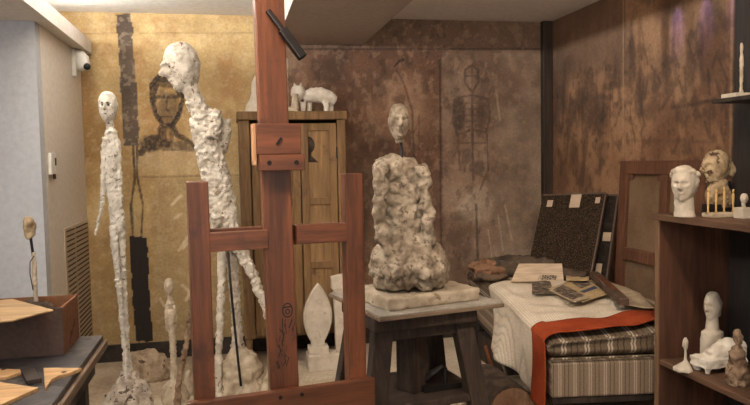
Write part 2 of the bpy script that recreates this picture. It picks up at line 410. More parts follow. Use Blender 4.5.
def wall_grid(name, amin, amax, z0, z1, step, point, paint, backpts):
    na = int((amax-amin)/step)+1; nzz = int((z1-z0)/step)+1
    a = np.linspace(amin, amax, na); z = np.linspace(z0, z1, nzz)
    A, Z = np.meshgrid(a, z, indexing='ij')
    base, ink = paint(A, Z)
    vs = [point(x, y) for x, y in zip(A.ravel(), Z.ravel())]
    fs = []
    for i in range(na-1):
        r0 = i*nzz
        fs += [(r0+j, r0+nzz+j, r0+nzz+j+1, r0+j+1) for j in range(nzz-1)]
    n0 = len(vs); vs += backpts; fs.append((n0, n0+1, n0+2, n0+3))
    me = bpy.data.meshes.new(name); me.from_pydata(vs, [], fs)
    col = np.ones((len(vs), 4), np.float32); col[:n0, :3] = base.reshape(-1, 3)
    at_ = me.attributes.new('base', 'FLOAT_COLOR', 'POINT'); at_.data.foreach_set('color', col.ravel())
    k = np.zeros(len(vs), np.float32); k[:n0] = ink.ravel()
    ai = me.attributes.new('ink', 'FLOAT', 'POINT'); ai.data.foreach_set('value', k)
    me.materials.append(M['wallpaint']); me.update()
    o = bpy.data.objects.new(name, me); COL.objects.link(o); return struct(o)

def W(u, v): p = at(u, v, YB); return (p.x, p.z)
def WR(u, v): p = atx(u, v, XR); return (p.y, p.z)
def C3(c): return np.array(c, float)
def paint_back(X, Z):
    n1 = vnoise(X+5, Z+3, 2.2, 2.2, 5)[..., None]; n2 = vnoise(X+2, Z+8, 6, 5, 5)[..., None]; n3 = vnoise(X+1, Z+1, 9, 1.6, 4)[..., None]
    n4 = vnoise(X+7, Z+2, 1.3, 1.6, 4)[..., None]
    och = lerp(C3((.33, .2, .08)), C3((.54, .39, .19)), np.clip(n1*1.6-.3, 0, 1)); och = lerp(och, C3((.36, .2, .085)), np.clip((n2-.55)*2.2, 0, .7))
    och = lerp(och, C3((.34, .225, .1)), np.clip(1.15-Z[..., None], 0, 1)*.8)
    brn = lerp(C3((.12, .066, .042)), C3((.30, .18, .115)), np.clip(n1*1.8-.4, 0, 1)); brn = lerp(brn, C3((.17, .08, .048)), np.clip((n2-.5)*2.5, 0, .35))
    brn = lerp(brn, C3((.085, .05, .036)), np.clip((n4-.45)*1.6, 0, .6))
    gry = lerp(C3((.2, .14, .1)), C3((.4, .31, .235)), np.clip(n1*1.6-.3, 0, 1))
    tb = np.clip((X-.24)/.03, 0, 1)[..., None]
    base = lerp(och, brn, tb)
    # paler scraped panel at the right, ragged edge
    xs = W(487, 150)[0]; tg = np.clip((X-xs+.25*(n2[..., 0]-.5))/.14, 0, 1)*np.clip((W(500, 84)[1]-Z+.3*(n1[..., 0]-.5))/.12, 0, 1)
    base = lerp(base, gry, (tg[..., None])*.95)
    cx, cz = W(478, 205); q = np.hypot((X-cx)/.16, (Z-cz)/.13)+.8*(n2[..., 0]-.5)
    base = lerp(base, C3((.46, .36, .27)), np.clip((1.1-q)/.4, 0, 1)[..., None]*.8)
    mid = np.clip((X-W(440, 0)[0])/.01, 0, 1)[..., None]
    base = lerp(base, gry, mid*.45)
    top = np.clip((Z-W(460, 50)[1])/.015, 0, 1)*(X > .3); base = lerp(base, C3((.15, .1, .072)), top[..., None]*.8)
    # lower left band of the ochre wall: greyer, with a crack line above
    lo = np.clip((W(200, 176)[1]-Z)/.02, 0, 1)*(X < .24)*np.clip((X-W(143, 0)[0])/.03, 0, 1)
    base = lerp(base, C3((.33, .24, .125)), lo[..., None]*.55)
    cx, cz = W(170, 158); q = np.hypot((X-cx)/.26, (Z-cz)/.13)+.6*(n2[..., 0]-.5)
    base = lerp(base, C3((.45, .33, .19)), np.clip((1.1-q)/.4, 0, 1)[..., None]*.6)
    ink = np.zeros_like(X)
    # tall dark painted strip, thin lines, and dark block below
    st = [((118, 14), (131, 14), (134, 60), (136, 146), (123, 146), (119, 60))]
    def poly_fill(pts, s):
        P = [W(*p) for p in pts]; ins = np.zeros(X.shape, bool); j = len(P)-1
        wob = .012*(vnoise(X, Z, 16, 16, 2)-.5); XX = X+wob
        for i in range(len(P)):
            (xi, zi), (xj, zj) = P[i], P[j]
            c = ((zi > Z) != (zj > Z)) & (XX < (xj-xi)*(Z-zi)/(zj-zi+1e-12)+xi); ins ^= c; j = i
        if s < .7: return ins
        np.maximum(ink, s*1.5*ins, out=ink)
    strip = poly_fill(((116, 14), (130, 14), (134, 33), (132, 36), (137, 90), (139, 145), (124, 146), (121, 90)), .58)
    base = lerp(base, lerp(C3((.05, .036, .03)), C3((.105, .078, .062)), n2), (strip*.95)[..., None])
    poly_fill(((130, 236), (147, 238), (149, 290), (153, 341), (136, 341), (132, 290)), .97)
    sk = lambda pts, w=.004, s=.9: stroke(ink, X, Z, [W(*p) for p in pts], w, s)
    sk([(133, 146), (135, 178), (131, 205), (133, 240)], .006); sk([(137, 146), (137, 176), (143, 205), (141, 240)], .004)
    sk([(139, 340), (139, 352)], .003); sk([(147, 340), (147, 352)], .003)
    # loose charcoal head and shoulders (a generic brush sketch)
    for off in (0, 2):
        sk([(152+off, 100), (152, 85), (160, 75), (172, 74), (181, 84), (183, 100), (178, 116), (172, 126), (164, 126), (156, 114), (152, 100)], .012, 1)
    sk([(153, 94), (159, 79), (174, 79), (181, 94)], .02, .95)
    sk([(156, 97), (164, 97)], .012); sk([(170, 97), (178, 97)], .012); sk([(167, 97), (166, 110), (169, 111)], .004); sk([(162, 117), (173, 117)], .005)
    sk([(163, 126), (160, 136), (148, 141), (141, 152)], .022, .9); sk([(173, 126), (177, 135), (188, 140), (196, 149)], .012, .9)
    sk([(166, 126), (164, 150)], .008, .7); sk([(171, 126), (172, 150)], .008, .7); sk([(141, 152), (152, 148), (176, 150), (194, 150)], .006, .6)
    blob(ink, X, Z, W(167, 108), .085, .14, .62); blob(ink, X, Z, W(166, 82), .1, .05, .85); blob(ink, X, Z, W(155, 144), .12, .06, .95); blob(ink, X, Z, W(182, 145), .1, .04, .7)
    # cracks and panel joints
    sk([(81, 34), (116, 33)], .002, .3); sk([(139, 33), (252, 33)], .002, .35); sk([(139, 177), (240, 175)], .003, .5)
    sk([(352, 44), (352, 185)], .003, .4); sk([(440, 60), (441, 280)], .005, .8); sk([(300, 49), (540, 49)], .004, .75); sk([(396, 18), (545, 19)], .007, .7)
    sk([(395, 66), (399, 61), (403, 60)], .007, .95); sk([(397, 70), (404, 84), (412, 110), (414, 158)], .006, .6); sk([(419, 115), (419, 150)], .003, .4)
    # faint charcoal standing figure on the brown panel (generic sketch)
    sk([(465, 83), (465, 70), (472, 65), (478, 70), (478, 83), (472, 92), (465, 83)], .005, .7); sk([(467, 76), (476, 76)], .005, .5); sk([(472, 66), (472, 90)], .003, .5)
    sk([(472, 92), (473, 180)], .006, .75); sk([(456, 100), (453, 118), (457, 135), (470, 130)], .008, .7); sk([(488, 100), (490, 118), (486, 132), (474, 130)], .007, .6)
    sk([(456, 98), (472, 95), (488, 99)], .006, .6); sk([(458, 135), (460, 170)], .004, .5); sk([(487, 134), (488, 170), (480, 190)], .004, .6); sk([(460, 143), (486, 143)], .004, .5)
    for k in range(5): sk([(457, 104+6*k), (466, 100+6*k+3), (480, 103+6*k), (488, 106+6*k)], .003, .5)
    blob(ink, X, Z, W(459, 112), .05, .15, .75); blob(ink, X, Z, W(482, 112), .045, .1, .5); blob(ink, X, Z, W(478, 168), .07, .06, .6); sk([(476, 205), (478, 262)], .007, .75)
    blob(ink, X, Z, W(462, 215), .12, .05, .4); blob(ink, X, Z, W(460, 245), .1, .1, .35); blob(ink, X, Z, W(330, 70), .14, .1, .4); blob(ink, X, Z, W(450, 85), .1, .12, .2)
    blob(ink, X, Z, W(372, 200), .3, .5, .35); blob(ink, X, Z, W(430, 230), .2, .3, .3)
    # white scratches through the ochre paint
    lt = np.zeros_like(X)
    for pts in (((172, 205), (176, 200), (181, 196)), ((175, 218), (181, 214)), ((179, 250), (184, 243), (189, 235)), ((183, 248), (190, 241)), ((182, 285), (190, 292), (186, 300)), ((188, 293), (196, 292)), ((160, 298), (164, 306))):
        stroke(lt, X, Z, [W(*p) for p in pts], .006, .8)
    for (u0, v0, u1, v1) in ((496, 90, 500, 120), (505, 205, 512, 240), (498, 215, 503, 250), (488, 230, 492, 258)):
        stroke(lt, X, Z, [W(u0, v0), W(u1, v1)], .003, .35)
    sp = vnoise(X+4, Z+4, 30, 30, 3); lt = np.maximum(lt, .18*np.clip((sp-.66)*10, 0, 1)*(X < .25))
    base = lerp(base, C3((.62, .5, .35)), lt[..., None])
    ink = np.maximum(ink, .45*np.clip((vnoise(X+6, Z+9, 20, 14, 5)-.6)*4, 0, 1)*(X > .25)*(1-.75*np.clip((X-W(487, 150)[0])/.1, 0, 1)))
    fl = np.clip((vnoise(X+3, Z+4, 24, 18, 4)-.66)*5, 0, .28)*(X > .25); base = lerp(base, C3((.38, .25, .165)), fl[..., None])
    return base, ink
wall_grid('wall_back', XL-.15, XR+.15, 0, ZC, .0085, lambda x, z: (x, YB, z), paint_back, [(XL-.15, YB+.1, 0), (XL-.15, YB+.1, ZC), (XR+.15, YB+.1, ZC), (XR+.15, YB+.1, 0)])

def paint_right(Y, Z):
    n1 = vnoise(Y+5, Z+3, 2.5, 1.6, 5)[..., None]; n2 = vnoise(Y+2, Z+8, 9, 2.5, 5)[..., None]; n3 = vnoise(Y+1, Z+1, 14, 2.2, 5)[..., None]; n4 = vnoise(Y+3, Z+6, 5, 4, 5)[..., None]
    base = lerp(C3((.15, .08, .047)), C3((.33, .19, .11)), np.clip(n1*1.7-.35, 0, 1))
    base = lerp(base, C3((.37, .225, .13)), np.clip((n2-.55)*2, 0, .5)); base = lerp(base, C3((.11, .055, .033)), np.clip((n3-.6)*3, 0, .5))
    base = lerp(base, C3((.055, .04, .035)), np.clip((n4-.5)*2.2, 0, .55))
    base = lerp(base, C3((.16, .1, .068)), np.clip((Z-1.95)/.25, 0, .8)[..., None]*(Y > 4.27)[..., None])
    base = lerp(base, C3((.3, .15, .075)), (np.clip((1.7-Z)/.5, 0, 1)*.35)[..., None])
    ink = np.zeros_like(Y)
    sk = lambda pts, w=.005, s=.7: stroke(ink, Y, Z, [WR(*p) for p in pts], w, s, .012)
    blob(ink, Y, Z, WR(588, 100), .16, .2, .6); blob(ink, Y, Z, WR(590, 76), .06, .07, .6); blob(ink, Y, Z, WR(612, 86), .1, .03, .5); blob(ink, Y, Z, WR(570, 66), .12, .1, .35)
    sk([(589, 84), (587, 130), (582, 185)], .02, .5); sk([(578, 100), (570, 130), (566, 160)], .015, .4); sk([(598, 96), (612, 98)], .015, .5)
    for u, v, a, c in ((640, 88, .05, .14), (655, 95, .05, .16), (668, 80, .04, .13), (690, 70, .05, .12), (682, 110, .07, .08), (648, 112, .08, .06), (632, 60, .04, .2), (700, 40, .05, .1)):
        blob(ink, Y, Z, WR(u, v), a, c, .5)
    for k in range(26):
        u = 626+rng.rand()*102; v = 40+rng.rand()*90; sk([(u, v), (u+rng.randn()*5, v+8+rng.rand()*20)], .004, .55)
    sk([(672, 107), (694, 104), (716, 100)], .007, .7); sk([(626, 140), (716, 142)], .003, .3)  # first stroke paints in the shadow line running left from the bracket shelf
    ink = np.maximum(ink, .5*np.clip((vnoise(Y+6, Z+9, 20, 15, 5)-.58)*4, 0, 1)*np.clip((2.25-Z)/.2, 0, 1))
    pale = np.clip(1-np.abs(Y-WR(623, 80)[0])/.008, 0, 1)+np.clip(1-np.abs(Y-WR(731, 80)[0])/.008, 0, 1)
    base = lerp(base, C3((.42, .27, .16)), np.clip(pale, 0, 1)[..., None]); ink *= (1-np.clip(pale, 0, 1))
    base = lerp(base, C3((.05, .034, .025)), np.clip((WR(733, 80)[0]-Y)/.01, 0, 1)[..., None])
    return base, ink
wall_grid('wall_right', 1.0, YB, 0, ZC, .01, lambda y, z: (XR, y, z), paint_right, [(XR+.1, 1, 0), (XR+.1, YB, 0), (XR+.1, YB, ZC), (XR+.1, 1, ZC)])
struct(build('wall_right_near', MB().box((XR, -1.5, 0), (XR+.1, 1.0, ZC)), M['offwall']))
struct(build('trim_3', MB().box((XR-.085, YB-.06, 0), (XR-.002, YB-.002, W(545, 22)[1])), M['post'], bevel=.006))     # dark corner post
struct(build('baseboard_back', MB().box((XL+.002, YB-.022, 0), (XR-.09, YB-.001, .125)), M['plinth'], bevel=.003))
struct(build('trim_4', MB().box((XL+.01, 3.2, .0), (-.1, 4.42, .006)), M['slab']))      # pale floor slab beside the figures
struct(build('trim_5', MB().box((.35, 4.3, 0), (1.9, 5.36, .006)), M['slab']))

# fittings on the left wall
t = thing('vent_grille', 'slatted ventilation grille low on the beige left wall', 'vent', (XL, 5.0, .6))
build('plate', MB().box((XL, 4.66, .16), (XL+.006, 5.39, 1.06)), M['vent'], t, bevel=.002)
sl = MB()
for k in range(27):
    z = .2 + k*.032
    for y0, y1 in ((4.7, 4.93), (4.97, 5.36)): sl.box((XL+.005, y0, z), (XL+.0085, y1, z+.0085))
build('slots', sl, M['slot'], t)
t = thing('security_camera', 'white dome security camera under the soffit on the left wall', 'camera', (XL, 5.16, 2.16))
build('housing', MB().rings([(XL+.05, 5.16, 2.10, .012, .012), (XL+.05, 5.16, 2.115, .045, .05), (XL+.05, 5.16, 2.15, .06, .065), (XL+.045, 5.16, 2.20, .056, .06), (XL+.035, 5.16, 2.235, .034, .04)]), M['white'], t, True)
build('lens', MB().ball((XL+.095, 5.12, 2.125), .024), M['black'], t, True)
build('bracket', MB().box((XL, 5.1, 2.06), (XL+.025, 5.15, 2.24)), M['white'], t, bevel=.004)
t = thing('intercom', 'small white wall intercom with dark button on the left wall', 'intercom', (XL, 4.40, 1.47))
build('cover', MB().box((XL, 4.345, 1.40), (XL+.022, 4.455, 1.53)), M['white'], t, bevel=.008)
build('display', MB().box((XL+.02, 4.42, 1.455), (XL+.026, 4.447, 1.50)), M['black'], t, bevel=.002)
build('button', MB().box((XL+.018, 4.365, 1.375), (XL+.03, 4.40, 1.405)), M['slot'], t, bevel=.003)

# ------------------------------------------------------------------ easel
ER = 9
E = thing('easel', 'tall reddish wooden studio easel standing in the centre foreground', 'easel', (.163, 2.42, 0), ER)
lb = lambda: MB()
mst = lb().box((-.05, -.022, .03), (.05, .022, 2.16), 0, Matrix.Translation((.004, 0, 0)) @ Matrix.Shear('XY', 4, (-.012, 0)) @ Matrix.Identity(4))
build('mast', mst, M['easel'], E, bevel=.004, local=True)
for sx, zt in ((-.275, 1.392), (.262, 1.405)):
    build('side_post', lb().box((sx-.033, -.03, .1), (sx+.033, .03, zt)), M['easel'], E, bevel=.004, local=True)
cb = lb().box((-.245, -.032, 1.158), (-.049, -.001, 1.222)); cb.box((.05, -.032, 1.166), (.23, -.001, 1.232)); cb.box((-.245, 0.0235, 1.16), (.23, .04, 1.23))
build('crossbar', cb, M['easel_x'], E, bevel=.003, local=True)
lbm = lb().box((-.335, -.062, .576), (.315, -.031, .673))
build('lower_rail', lbm, M['easel_x'], E, bevel=.004, local=True)
for x in (-.03, .045): build('bolt', lb().tube([(x, -.06, .652), (x, -.066, .652)], .007, 10, ref=(0, 0, 1)), M['iron'], E, local=True)
build('clamp_block', lb().box((-.088, -.075, 1.475), (.062, -.024, 1.577)), M['easel_x'], E, bevel=.003, local=True)
build('clamp_cheek', lb().box((-.097, -.07, 1.44), (-.0885, -.022, 1.578)), M['easel_light'], E, bevel=.002, local=True)
cl = build('clamp_ledge', lb().box((-.082, -.098, 1.422), (.068, -.024, 1.4745)), M['easel_x'], E, bevel=.003, local=True)
for x in (-.053, .038): build('bolt', lb().tube([(x, -.097, 1.448), (x, -.102, 1.448)], .0075, 10, ref=(0, 0, 1)), M['iron'], E, local=True)
build('pin', lb().bar((-.022, -.078, 1.508), (-.006, -.078, 1.53), .008, .008), M['iron'], E, local=True)
hd = lb().bar((-.03, -.03, 1.955), (.022, -.055, 1.878), .018, .014); hd.bar((.012, -.05, 1.89), (.075, -.075, 1.795), .03, .026)
build('lever', hd, M['iron'], E, bevel=.004, local=True)
build('foot_rail', lb().box((-.33, -.04, .02), (.31, .04, .1)), M['easel_x'], E, bevel=.004, local=True)
for sx in (-.285, .265):
    build('foot', lb().box((sx-.04, -.32, 0), (sx+.04, .32, .05)), M['easel'], E, bevel=.006, local=True)
# painted doodle near the bottom of the mast, a thin skin of paint
dd = lb()
def ring2(mb, cx, cz, rx, rz_, w, y, n=16):
    for k in range(n):
        a0, a1 = 2*pi*k/n, 2*pi*(k+1)/n
        p = lambda a, s_: (cx+(rx+s_)*cos(a), y, cz+(rz_+s_)*sin(a))
        mb.add([p(a0, -w), p(a1, -w), p(a1, w), p(a0, w)], [(0, 1, 2, 3)])
ring2(dd, .012, .94, .017, .024, .0022, -.0232); ring2(dd, .012, .935, .007, .008, .002, -.0232)
dd.bar((-.003, -.0232, .95), (.026, -.0232, .952), .0004, .005, (0, 1, 0))
random.seed(4)
for k in range(26):
    x = .0 + random.uniform(-.026, .034); z = .73 + random.random()*.165; dd.bar((x, -.0232, z), (x+random.uniform(-.012, .012), -.0232, z+random.uniform(.012, .035)), .0004, random.uniform(.0015, .004), (0, 1, 0))
build('paint_marks', dd, M['ink'], E, local=True)

# ------------------------------------------------------------------ cupboard by the back wall
CX0, CX1, CY0, CY1, CZ0, CZ1 = .065, .815, 4.97, 5.375, .2, 1.805
t = thing('cupboard', 'old brown wooden cupboard against the back wall behind the easel', 'cupboard', ((CX0+CX1)/2, 5.15, 0))
cb = MB()
cb.box((CX0, CY0, CZ0), (CX0+.075, CY0+.03, CZ1-.06)); cb.box((CX1-.06, CY0, CZ0), (CX1, CY0+.03, CZ1-.06))
cb.box((CX0, CY0+.03, CZ0), (CX0+.025, CY1, CZ1-.06)); cb.box((CX1-.025, CY0+.03, CZ0), (CX1, CY1, CZ1-.06))
cb.box((CX0, CY1-.02, CZ0), (CX1, CY1, CZ1-.06)); cb.box((CX0, CY0+.02, CZ0), (CX1, CY1, CZ0+.03))
build('body', cb, M['cab'], t, bevel=.004)
build('top_board', MB().box((CX0-.012, CY0-.018, CZ1-.06), (CX1+.012, CY1, CZ1)), M['cab'], t, bevel=.006)
xm = .49
dr = lambda a, b_: (a, b_)
for a, b_, nm in ((CX0+.083, xm-.004, 'left'), (xm+.004, CX1-.066, 'right')):
    d = MB(); z0, z1 = CZ0+.02, CZ1-.085; w = .052
    d.box((a, CY0+.002, z0), (a+w, CY0+.028, z1)); d.box((b_-w, CY0+.002, z0), (b_, CY0+.028, z1))
    for zz in (z0, z0+.46, z0+.92, z1-w): d.box((a+w, CY0+.003, zz), (b_-w, CY0+.027, zz+w))
    do = build('door', d, M['cab'], t, bevel=.003)
    build('panel', MB().box((a+w-.005, CY0+.014, z0+.01), (b_-w+.005, CY0+.022, z1-.01)), M['cab_panel'], do)
    build('hinge', MB().box((a-.004 if nm == 'left' else b_-.004, CY0-.004, z1-.25), (a+.004 if nm == 'left' else b_+.004, CY0+.004, z1-.17)), M['iron'], do)
    if nm == 'right':                                  # small dark head sketched on the panel
        hp = MB(); y = CY0+.0135
        c = at(308, 145, CY0); n = 20
        def disc(cx, cz, rx, rz_): hp.add([(cx+rx*cos(2*pi*k/n), y, cz+rz_*sin(2*pi*k/n)) for k in range(n)], [tuple(range(n))])
        disc(c.x, c.z, .05, .062); hp.add([(c.x-.025, y, c.z-.04), (c.x+.025, y, c.z-.04), (c.x+.022, y, c.z-.09), (c.x-.022, y, c.z-.09)], [(0, 1, 2, 3)])
        hp.add([(c.x-.022, y, c.z-.075), (c.x+.022, y, c.z-.075), (c.x+.075, y, c.z-.125), (c.x-.07, y, c.z-.12)], [(0, 1, 2, 3)])
        build('painted_head', hp, speck('head_paint', [(.03, .018, .012), (.07, .042, .026)], 20), do)
for x in (CX0+.03, CX1-.03):
    for y in (CY0+.03, CY1-.03):
        build('leg', MB().tube([(x, y, 0), (x, y, CZ0+.01)], [.018, .026], 10), M['cab'], t, True)

# plaster pieces on the cupboard
def P(u, v, Y): return at(u, v, Y)
def px(n, Y): return n*Y/F
def limb(mb, pts, Y, flat=1, seg=12):
    """pts: (u, v, half width in image units[, extra depth])"""
    mb.tube([P(p[0], p[1], Y + (p[3] if len(p) > 3 else 0)) for p in pts], [px(p[2], Y) for p in pts], seg, flat)
zt = CZ1
Y = 5.12
a = MB(); 
limb(a, [(303, 97, 5), (311, 95, 7), (320, 95, 8), (330, 98, 7), (336, 101, 4)], Y, .8)
a.head(P(298, 93, Y-.02), px(15, Y), px(13, Y), px(15, Y), -65, 0, .5)
for u, dy in ((303, -.03), (309, .03), (326, -.03), (331, .03)):
    p = P(u, 102, Y+dy); a.tube([p, (p.x, p.y, zt+.004)], [.024, .017], 10)
for dx in (-.022, .018): c = P(298, 86, Y); a.tube([(c.x+dx, c.y, c.z-.01), (c.x+dx*1.3, c.y, c.z+.025)], [.016, .004], 8)
o = sculpt('plaster_animal', a, M['pl'], None, .007, .004, 40, loc=(P(315, 105, Y).x, Y, zt))
tag(o, 'small crouching white plaster animal on top of the cupboard', 'animal figure')
a = MB(); Y = 5.05
p0 = P(287, 100, Y)
a.tube([(p0.x, Y, zt), (p0.x, Y, zt+.06), (p0.x, Y, P(287, 80, Y).z), P(287, 58, Y)], [.022, .012, .013, .009], 10)
a.ball(P(287, 62, Y), (.017, .017, .03)); a.box((p0.x-.03, Y-.04, zt), (p0.x+.07, Y+.04, zt+.03))
a.tube([(p0.x+.055, Y, zt+.02), (p0.x+.06, Y, zt+.13)], [.03, .022], 10)
o = sculpt('plaster_figurine', a, M['pl_buff'], None, .006, .005, 50, loc=(p0.x, Y, zt))
tag(o, 'thin rough plaster figurine on the cupboard, peeping out right of the easel mast', 'figurine')
a = MB(); Y = 5.15
c = P(254, 100, Y)
a.rings([(c.x+.04, Y, zt, .11, .07), (c.x+.04, Y, zt+.05, .10, .065), (c.x+.04, Y, zt+.1, .07, .05), (c.x+.04, Y, zt+.14, .058, .04), (c.x+.04, Y, zt+.22, .056, .035), (c.x+.04, Y, zt+.27, .03, .02)])
o = sculpt('plaster_bust', a, M['pl_clean'], None, .008, .002, 30, loc=(c.x, Y, zt))
tag(o, 'smooth white plaster form on the cupboard, mostly behind the easel mast', 'sculpture')

# ------------------------------------------------------------------ tall standing plaster figure
Y = 4.25
t = thing('standing_figure', 'tall thin white plaster figure standing on a rough mound at left', 'sculpture', (P(130, 400, Y).x, Y, 0))
a = MB()
k = a.head(P(108, 107, Y), px(29, Y), px(17, Y), px(19, Y), -8, 0, 1.5)
limb(a, [(109, 117, 4), (110, 127, 3.2), (111, 133, 5.5)], Y)
limb(a, [(111, 131, 4.5), (111, 140, 7), (112, 152, 7.5), (111, 168, 6.8), (112, 185, 6.2), (114, 198, 5.6), (116, 210, 6.8), (118, 222, 7), (118, 231, 5)], Y, .7)
limb(a, [(105, 138, 2.6), (103.5, 160, 2.3), (103, 185, 2.2), (102, 205, 2), (99, 220, 1.6), (95, 235, 1.2)], Y-.02)
limb(a, [(117, 138, 2.6), (119, 155, 2.4), (119.5, 175, 2.2), (120.5, 195, 2.2), (121, 208, 2)], Y)
limb(a, [(113.5, 226, 4.2), (115, 245, 3.6), (117, 265, 3), (119.5, 290, 3), (122, 320, 2.4), (125, 350, 2.2), (127, 382, 3.2)], Y-.02)
limb(a, [(121, 222, 4), (122, 240, 3.6), (122.5, 262, 3), (124, 290, 2.8), (126, 320, 2.2), (128, 350, 2), (131, 380, 3)], Y+.02)
ink = [(p, .007) for p in k['eyes']] + [(p, .0045) for p in k['mouth']+k['brow']+k['nose']]
sculpt('body', a, M['pl_mark'], t, .0045, .0045, 75, .006, 30, ink=ink, calm=[(P(108, 107, Y), .09)])
a = MB(); c = P(131, 395, Y)
a.rings([(c.x-.015, Y, 0, .145, .16), (c.x-.015, Y, .06, .14, .15), (c.x-.01, Y, .13, .11, .12), (c.x-.01, Y, .18, .07, .08), (c.x-.015, Y, .23, .035, .05)])
sculpt('base', a, M['rock_grey'], t, .011, .012, 38, .022, 12)

# broken rock behind it
a = MB(); Y = 4.9; c = P(146, 365, Y)
a.rings([(c.x, Y, 0, .17, .11), (c.x+.01, Y, .07, .165, .11), (c.x, Y, .14, .13, .09), (c.x-.02, Y, .19, .08, .06)], power=3)
o = sculpt('plaster_rock', a, M['rock'], None, .012, .008, 30, .02, 9, loc=(c.x, Y, 0)); tag(o, 'brown broken lump of plaster on the floor at the foot of the ochre wall', 'rock')

# ------------------------------------------------------------------ striding plaster figure behind the easel
Y = 4.4
t = thing('striding_figure', 'large white plaster striding figure with lowered head behind the easel', 'sculpture', (P(238, 390, Y).x, Y, 0))
a = MB()
k = a.head(P(183, 67, Y), px(47, Y), px(30, Y), px(34, Y), -72, 14, 1.6)
limb(a, [(187, 80, 8), (192, 94, 7.5), (198, 108, 9), (203, 118, 12)], Y)
limb(a, [(200, 108, 9), (204, 120, 14), (208, 136, 15), (211, 155, 13), (215, 175, 13.5), (219, 195, 14), (223, 213, 14), (225, 228, 13), (226, 242, 10)], Y, .75)
limb(a, [(212, 138, 7), (215, 124, 6), (217, 110, 4.5)], Y-.06)
limb(a, [(219, 150, 8), (224, 135, 6.5), (226, 119, 4.5)], Y+.02)
limb(a, [(218, 215, 6), (216, 222, 5), (213, 228, 3)], Y-.08)
limb(a, [(229, 235, 7), (232, 258, 6), (234, 285, 5), (236, 315, 4.5), (238, 345, 6), (240, 365, 9)], Y+.02)
limb(a, [(232, 236, 7), (243, 254, 6), (253, 275, 5), (262, 298, 4.2), (271, 322, 3.6), (276, 350, 4.5), (276, 374, 7)], Y-.08)
ink = [(p, .008) for p in k['eyes']]
sculpt('body', a, M['pl_rust'], t, .0055, .006, 70, .012, 24, ink=ink, calm=[(P(183, 67, Y), .15)])
a = MB(); limb(a, [(223, 238, 5), (222, 262, 4), (221, 290, 3.8), (220, 320, 3.6), (219, 350, 3.4), (218, 388, 3.6)], Y-.1)
p = P(218, 388, Y-.1); a.tube([p, (p.x, p.y, 0)], [px(3.6, Y), px(4, Y)])
sculpt('prop', a, M['pl_rust'], t, .007, .006, 40, .006, 18)
p = P(240, 372, Y-.13)
build('armature_rod', MB().tube([P(227, 240, Y-.13), P(232, 300, Y-.13), P(238, 360, Y-.13), P(241, 386, Y-.15)], .0075, 8), M['iron'], t, True)
a = MB(); c = P(239, 375, Y)
a.rings([(c.x, Y, 0, .135, .15), (c.x, Y, .08, .135, .14), (c.x+.01, Y, .18, .125, .12), (c.x+.02, Y, .25, .085, .08), (c.x, Y, .3, .04, .05)], power=2.6)
c2 = P(277, 380, Y-.08)
a.rings([(c2.x-.01, Y-.08, 0, .12, .13), (c2.x, Y-.08, .05, .11, .11), (c2.x+.01, Y-.08, .14, .07, .07), (c2.x+.01, Y-.08, .22, .04, .04)])
sculpt('base', a, M['pl_buff'], t, .011, .009, 34, .024, 11)

# small figure on a plaster foot, leaning piece, stray lump
Y = 4.38
t = thing('small_figure', 'small buff plaster standing figure on a spreading plaster base, left of the easel', 'sculpture', (P(174, 400, Y).x, Y, 0))
a = MB()
a.head(P(169, 287, Y), px(17, Y), px(9, Y), px(10, Y), -10, 0, 1.2)
limb(a, [(169, 293, 2.4), (169.5, 299, 2.2), (170, 303, 3.8), (170, 308, 2.6), (171, 314, 4.6), (171.5, 322, 4.4), (172, 332, 3.5), (173, 345, 3.2), (173.5, 362, 3.2), (174, 380, 4.2)], Y)
limb(a, [(166.5, 305, 1.6), (166, 320, 1.5), (167, 331, 1.4)], Y); limb(a, [(174.5, 305, 1.6), (176, 320, 1.5), (175, 331, 1.4)], Y)
sculpt('body', a, M['pl_buff'], t, .0045, .004, 75, .004, 40, calm=[(P(169, 287, Y), .055)])
a = MB(); c = P(174, 395, Y)
a.rings([(c.x+.005, Y, 0, .085, .11), (c.x+.005, Y, .04, .08, .1), (c.x, Y, .09, .06, .07), (c.x, Y, .14, .025, .03)])
sculpt('base', a, M['pl_buff'], t, .009, .006, 35, .008, 14)
Y = 4.28
a = MB(); limb(a, [(196, 292, 2), (193, 305, 2.8), (190, 322, 3), (187, 340, 2.6), (183, 360, 3.2), (179, 380, 2.6), (177, 404, 3.4)], Y)
c = P(177, 404, Y); a.tube([c, (c.x, Y, 0)], px(3.4, Y)); a.ball(P(191, 303, Y), (.018, .018, .02))
o = sculpt('leaning_figure', a, M['pl_brown'], None, .006, .007, 45, .006, 20, loc=(c.x, Y, 0)); tag(o, 'twisted dark stick-like plaster piece leaning behind the left easel post', 'sculpture')
Y = 4.55; a = MB(); c = P(187, 382, Y)
a.rings([(c.x, Y, 0, .06, .09), (c.x, Y, .05, .055, .08), (c.x+.008, Y, .1, .03, .05), (c.x+.012, Y, .135, .018, .03)])
o = sculpt('plaster_lump', a, M['pl_buff'], None, .008, .005, 35, .006, 14, loc=(c.x, Y, 0)); tag(o, 'pale foot-shaped plaster lump on the floor by the left easel post', 'plaster fragment')

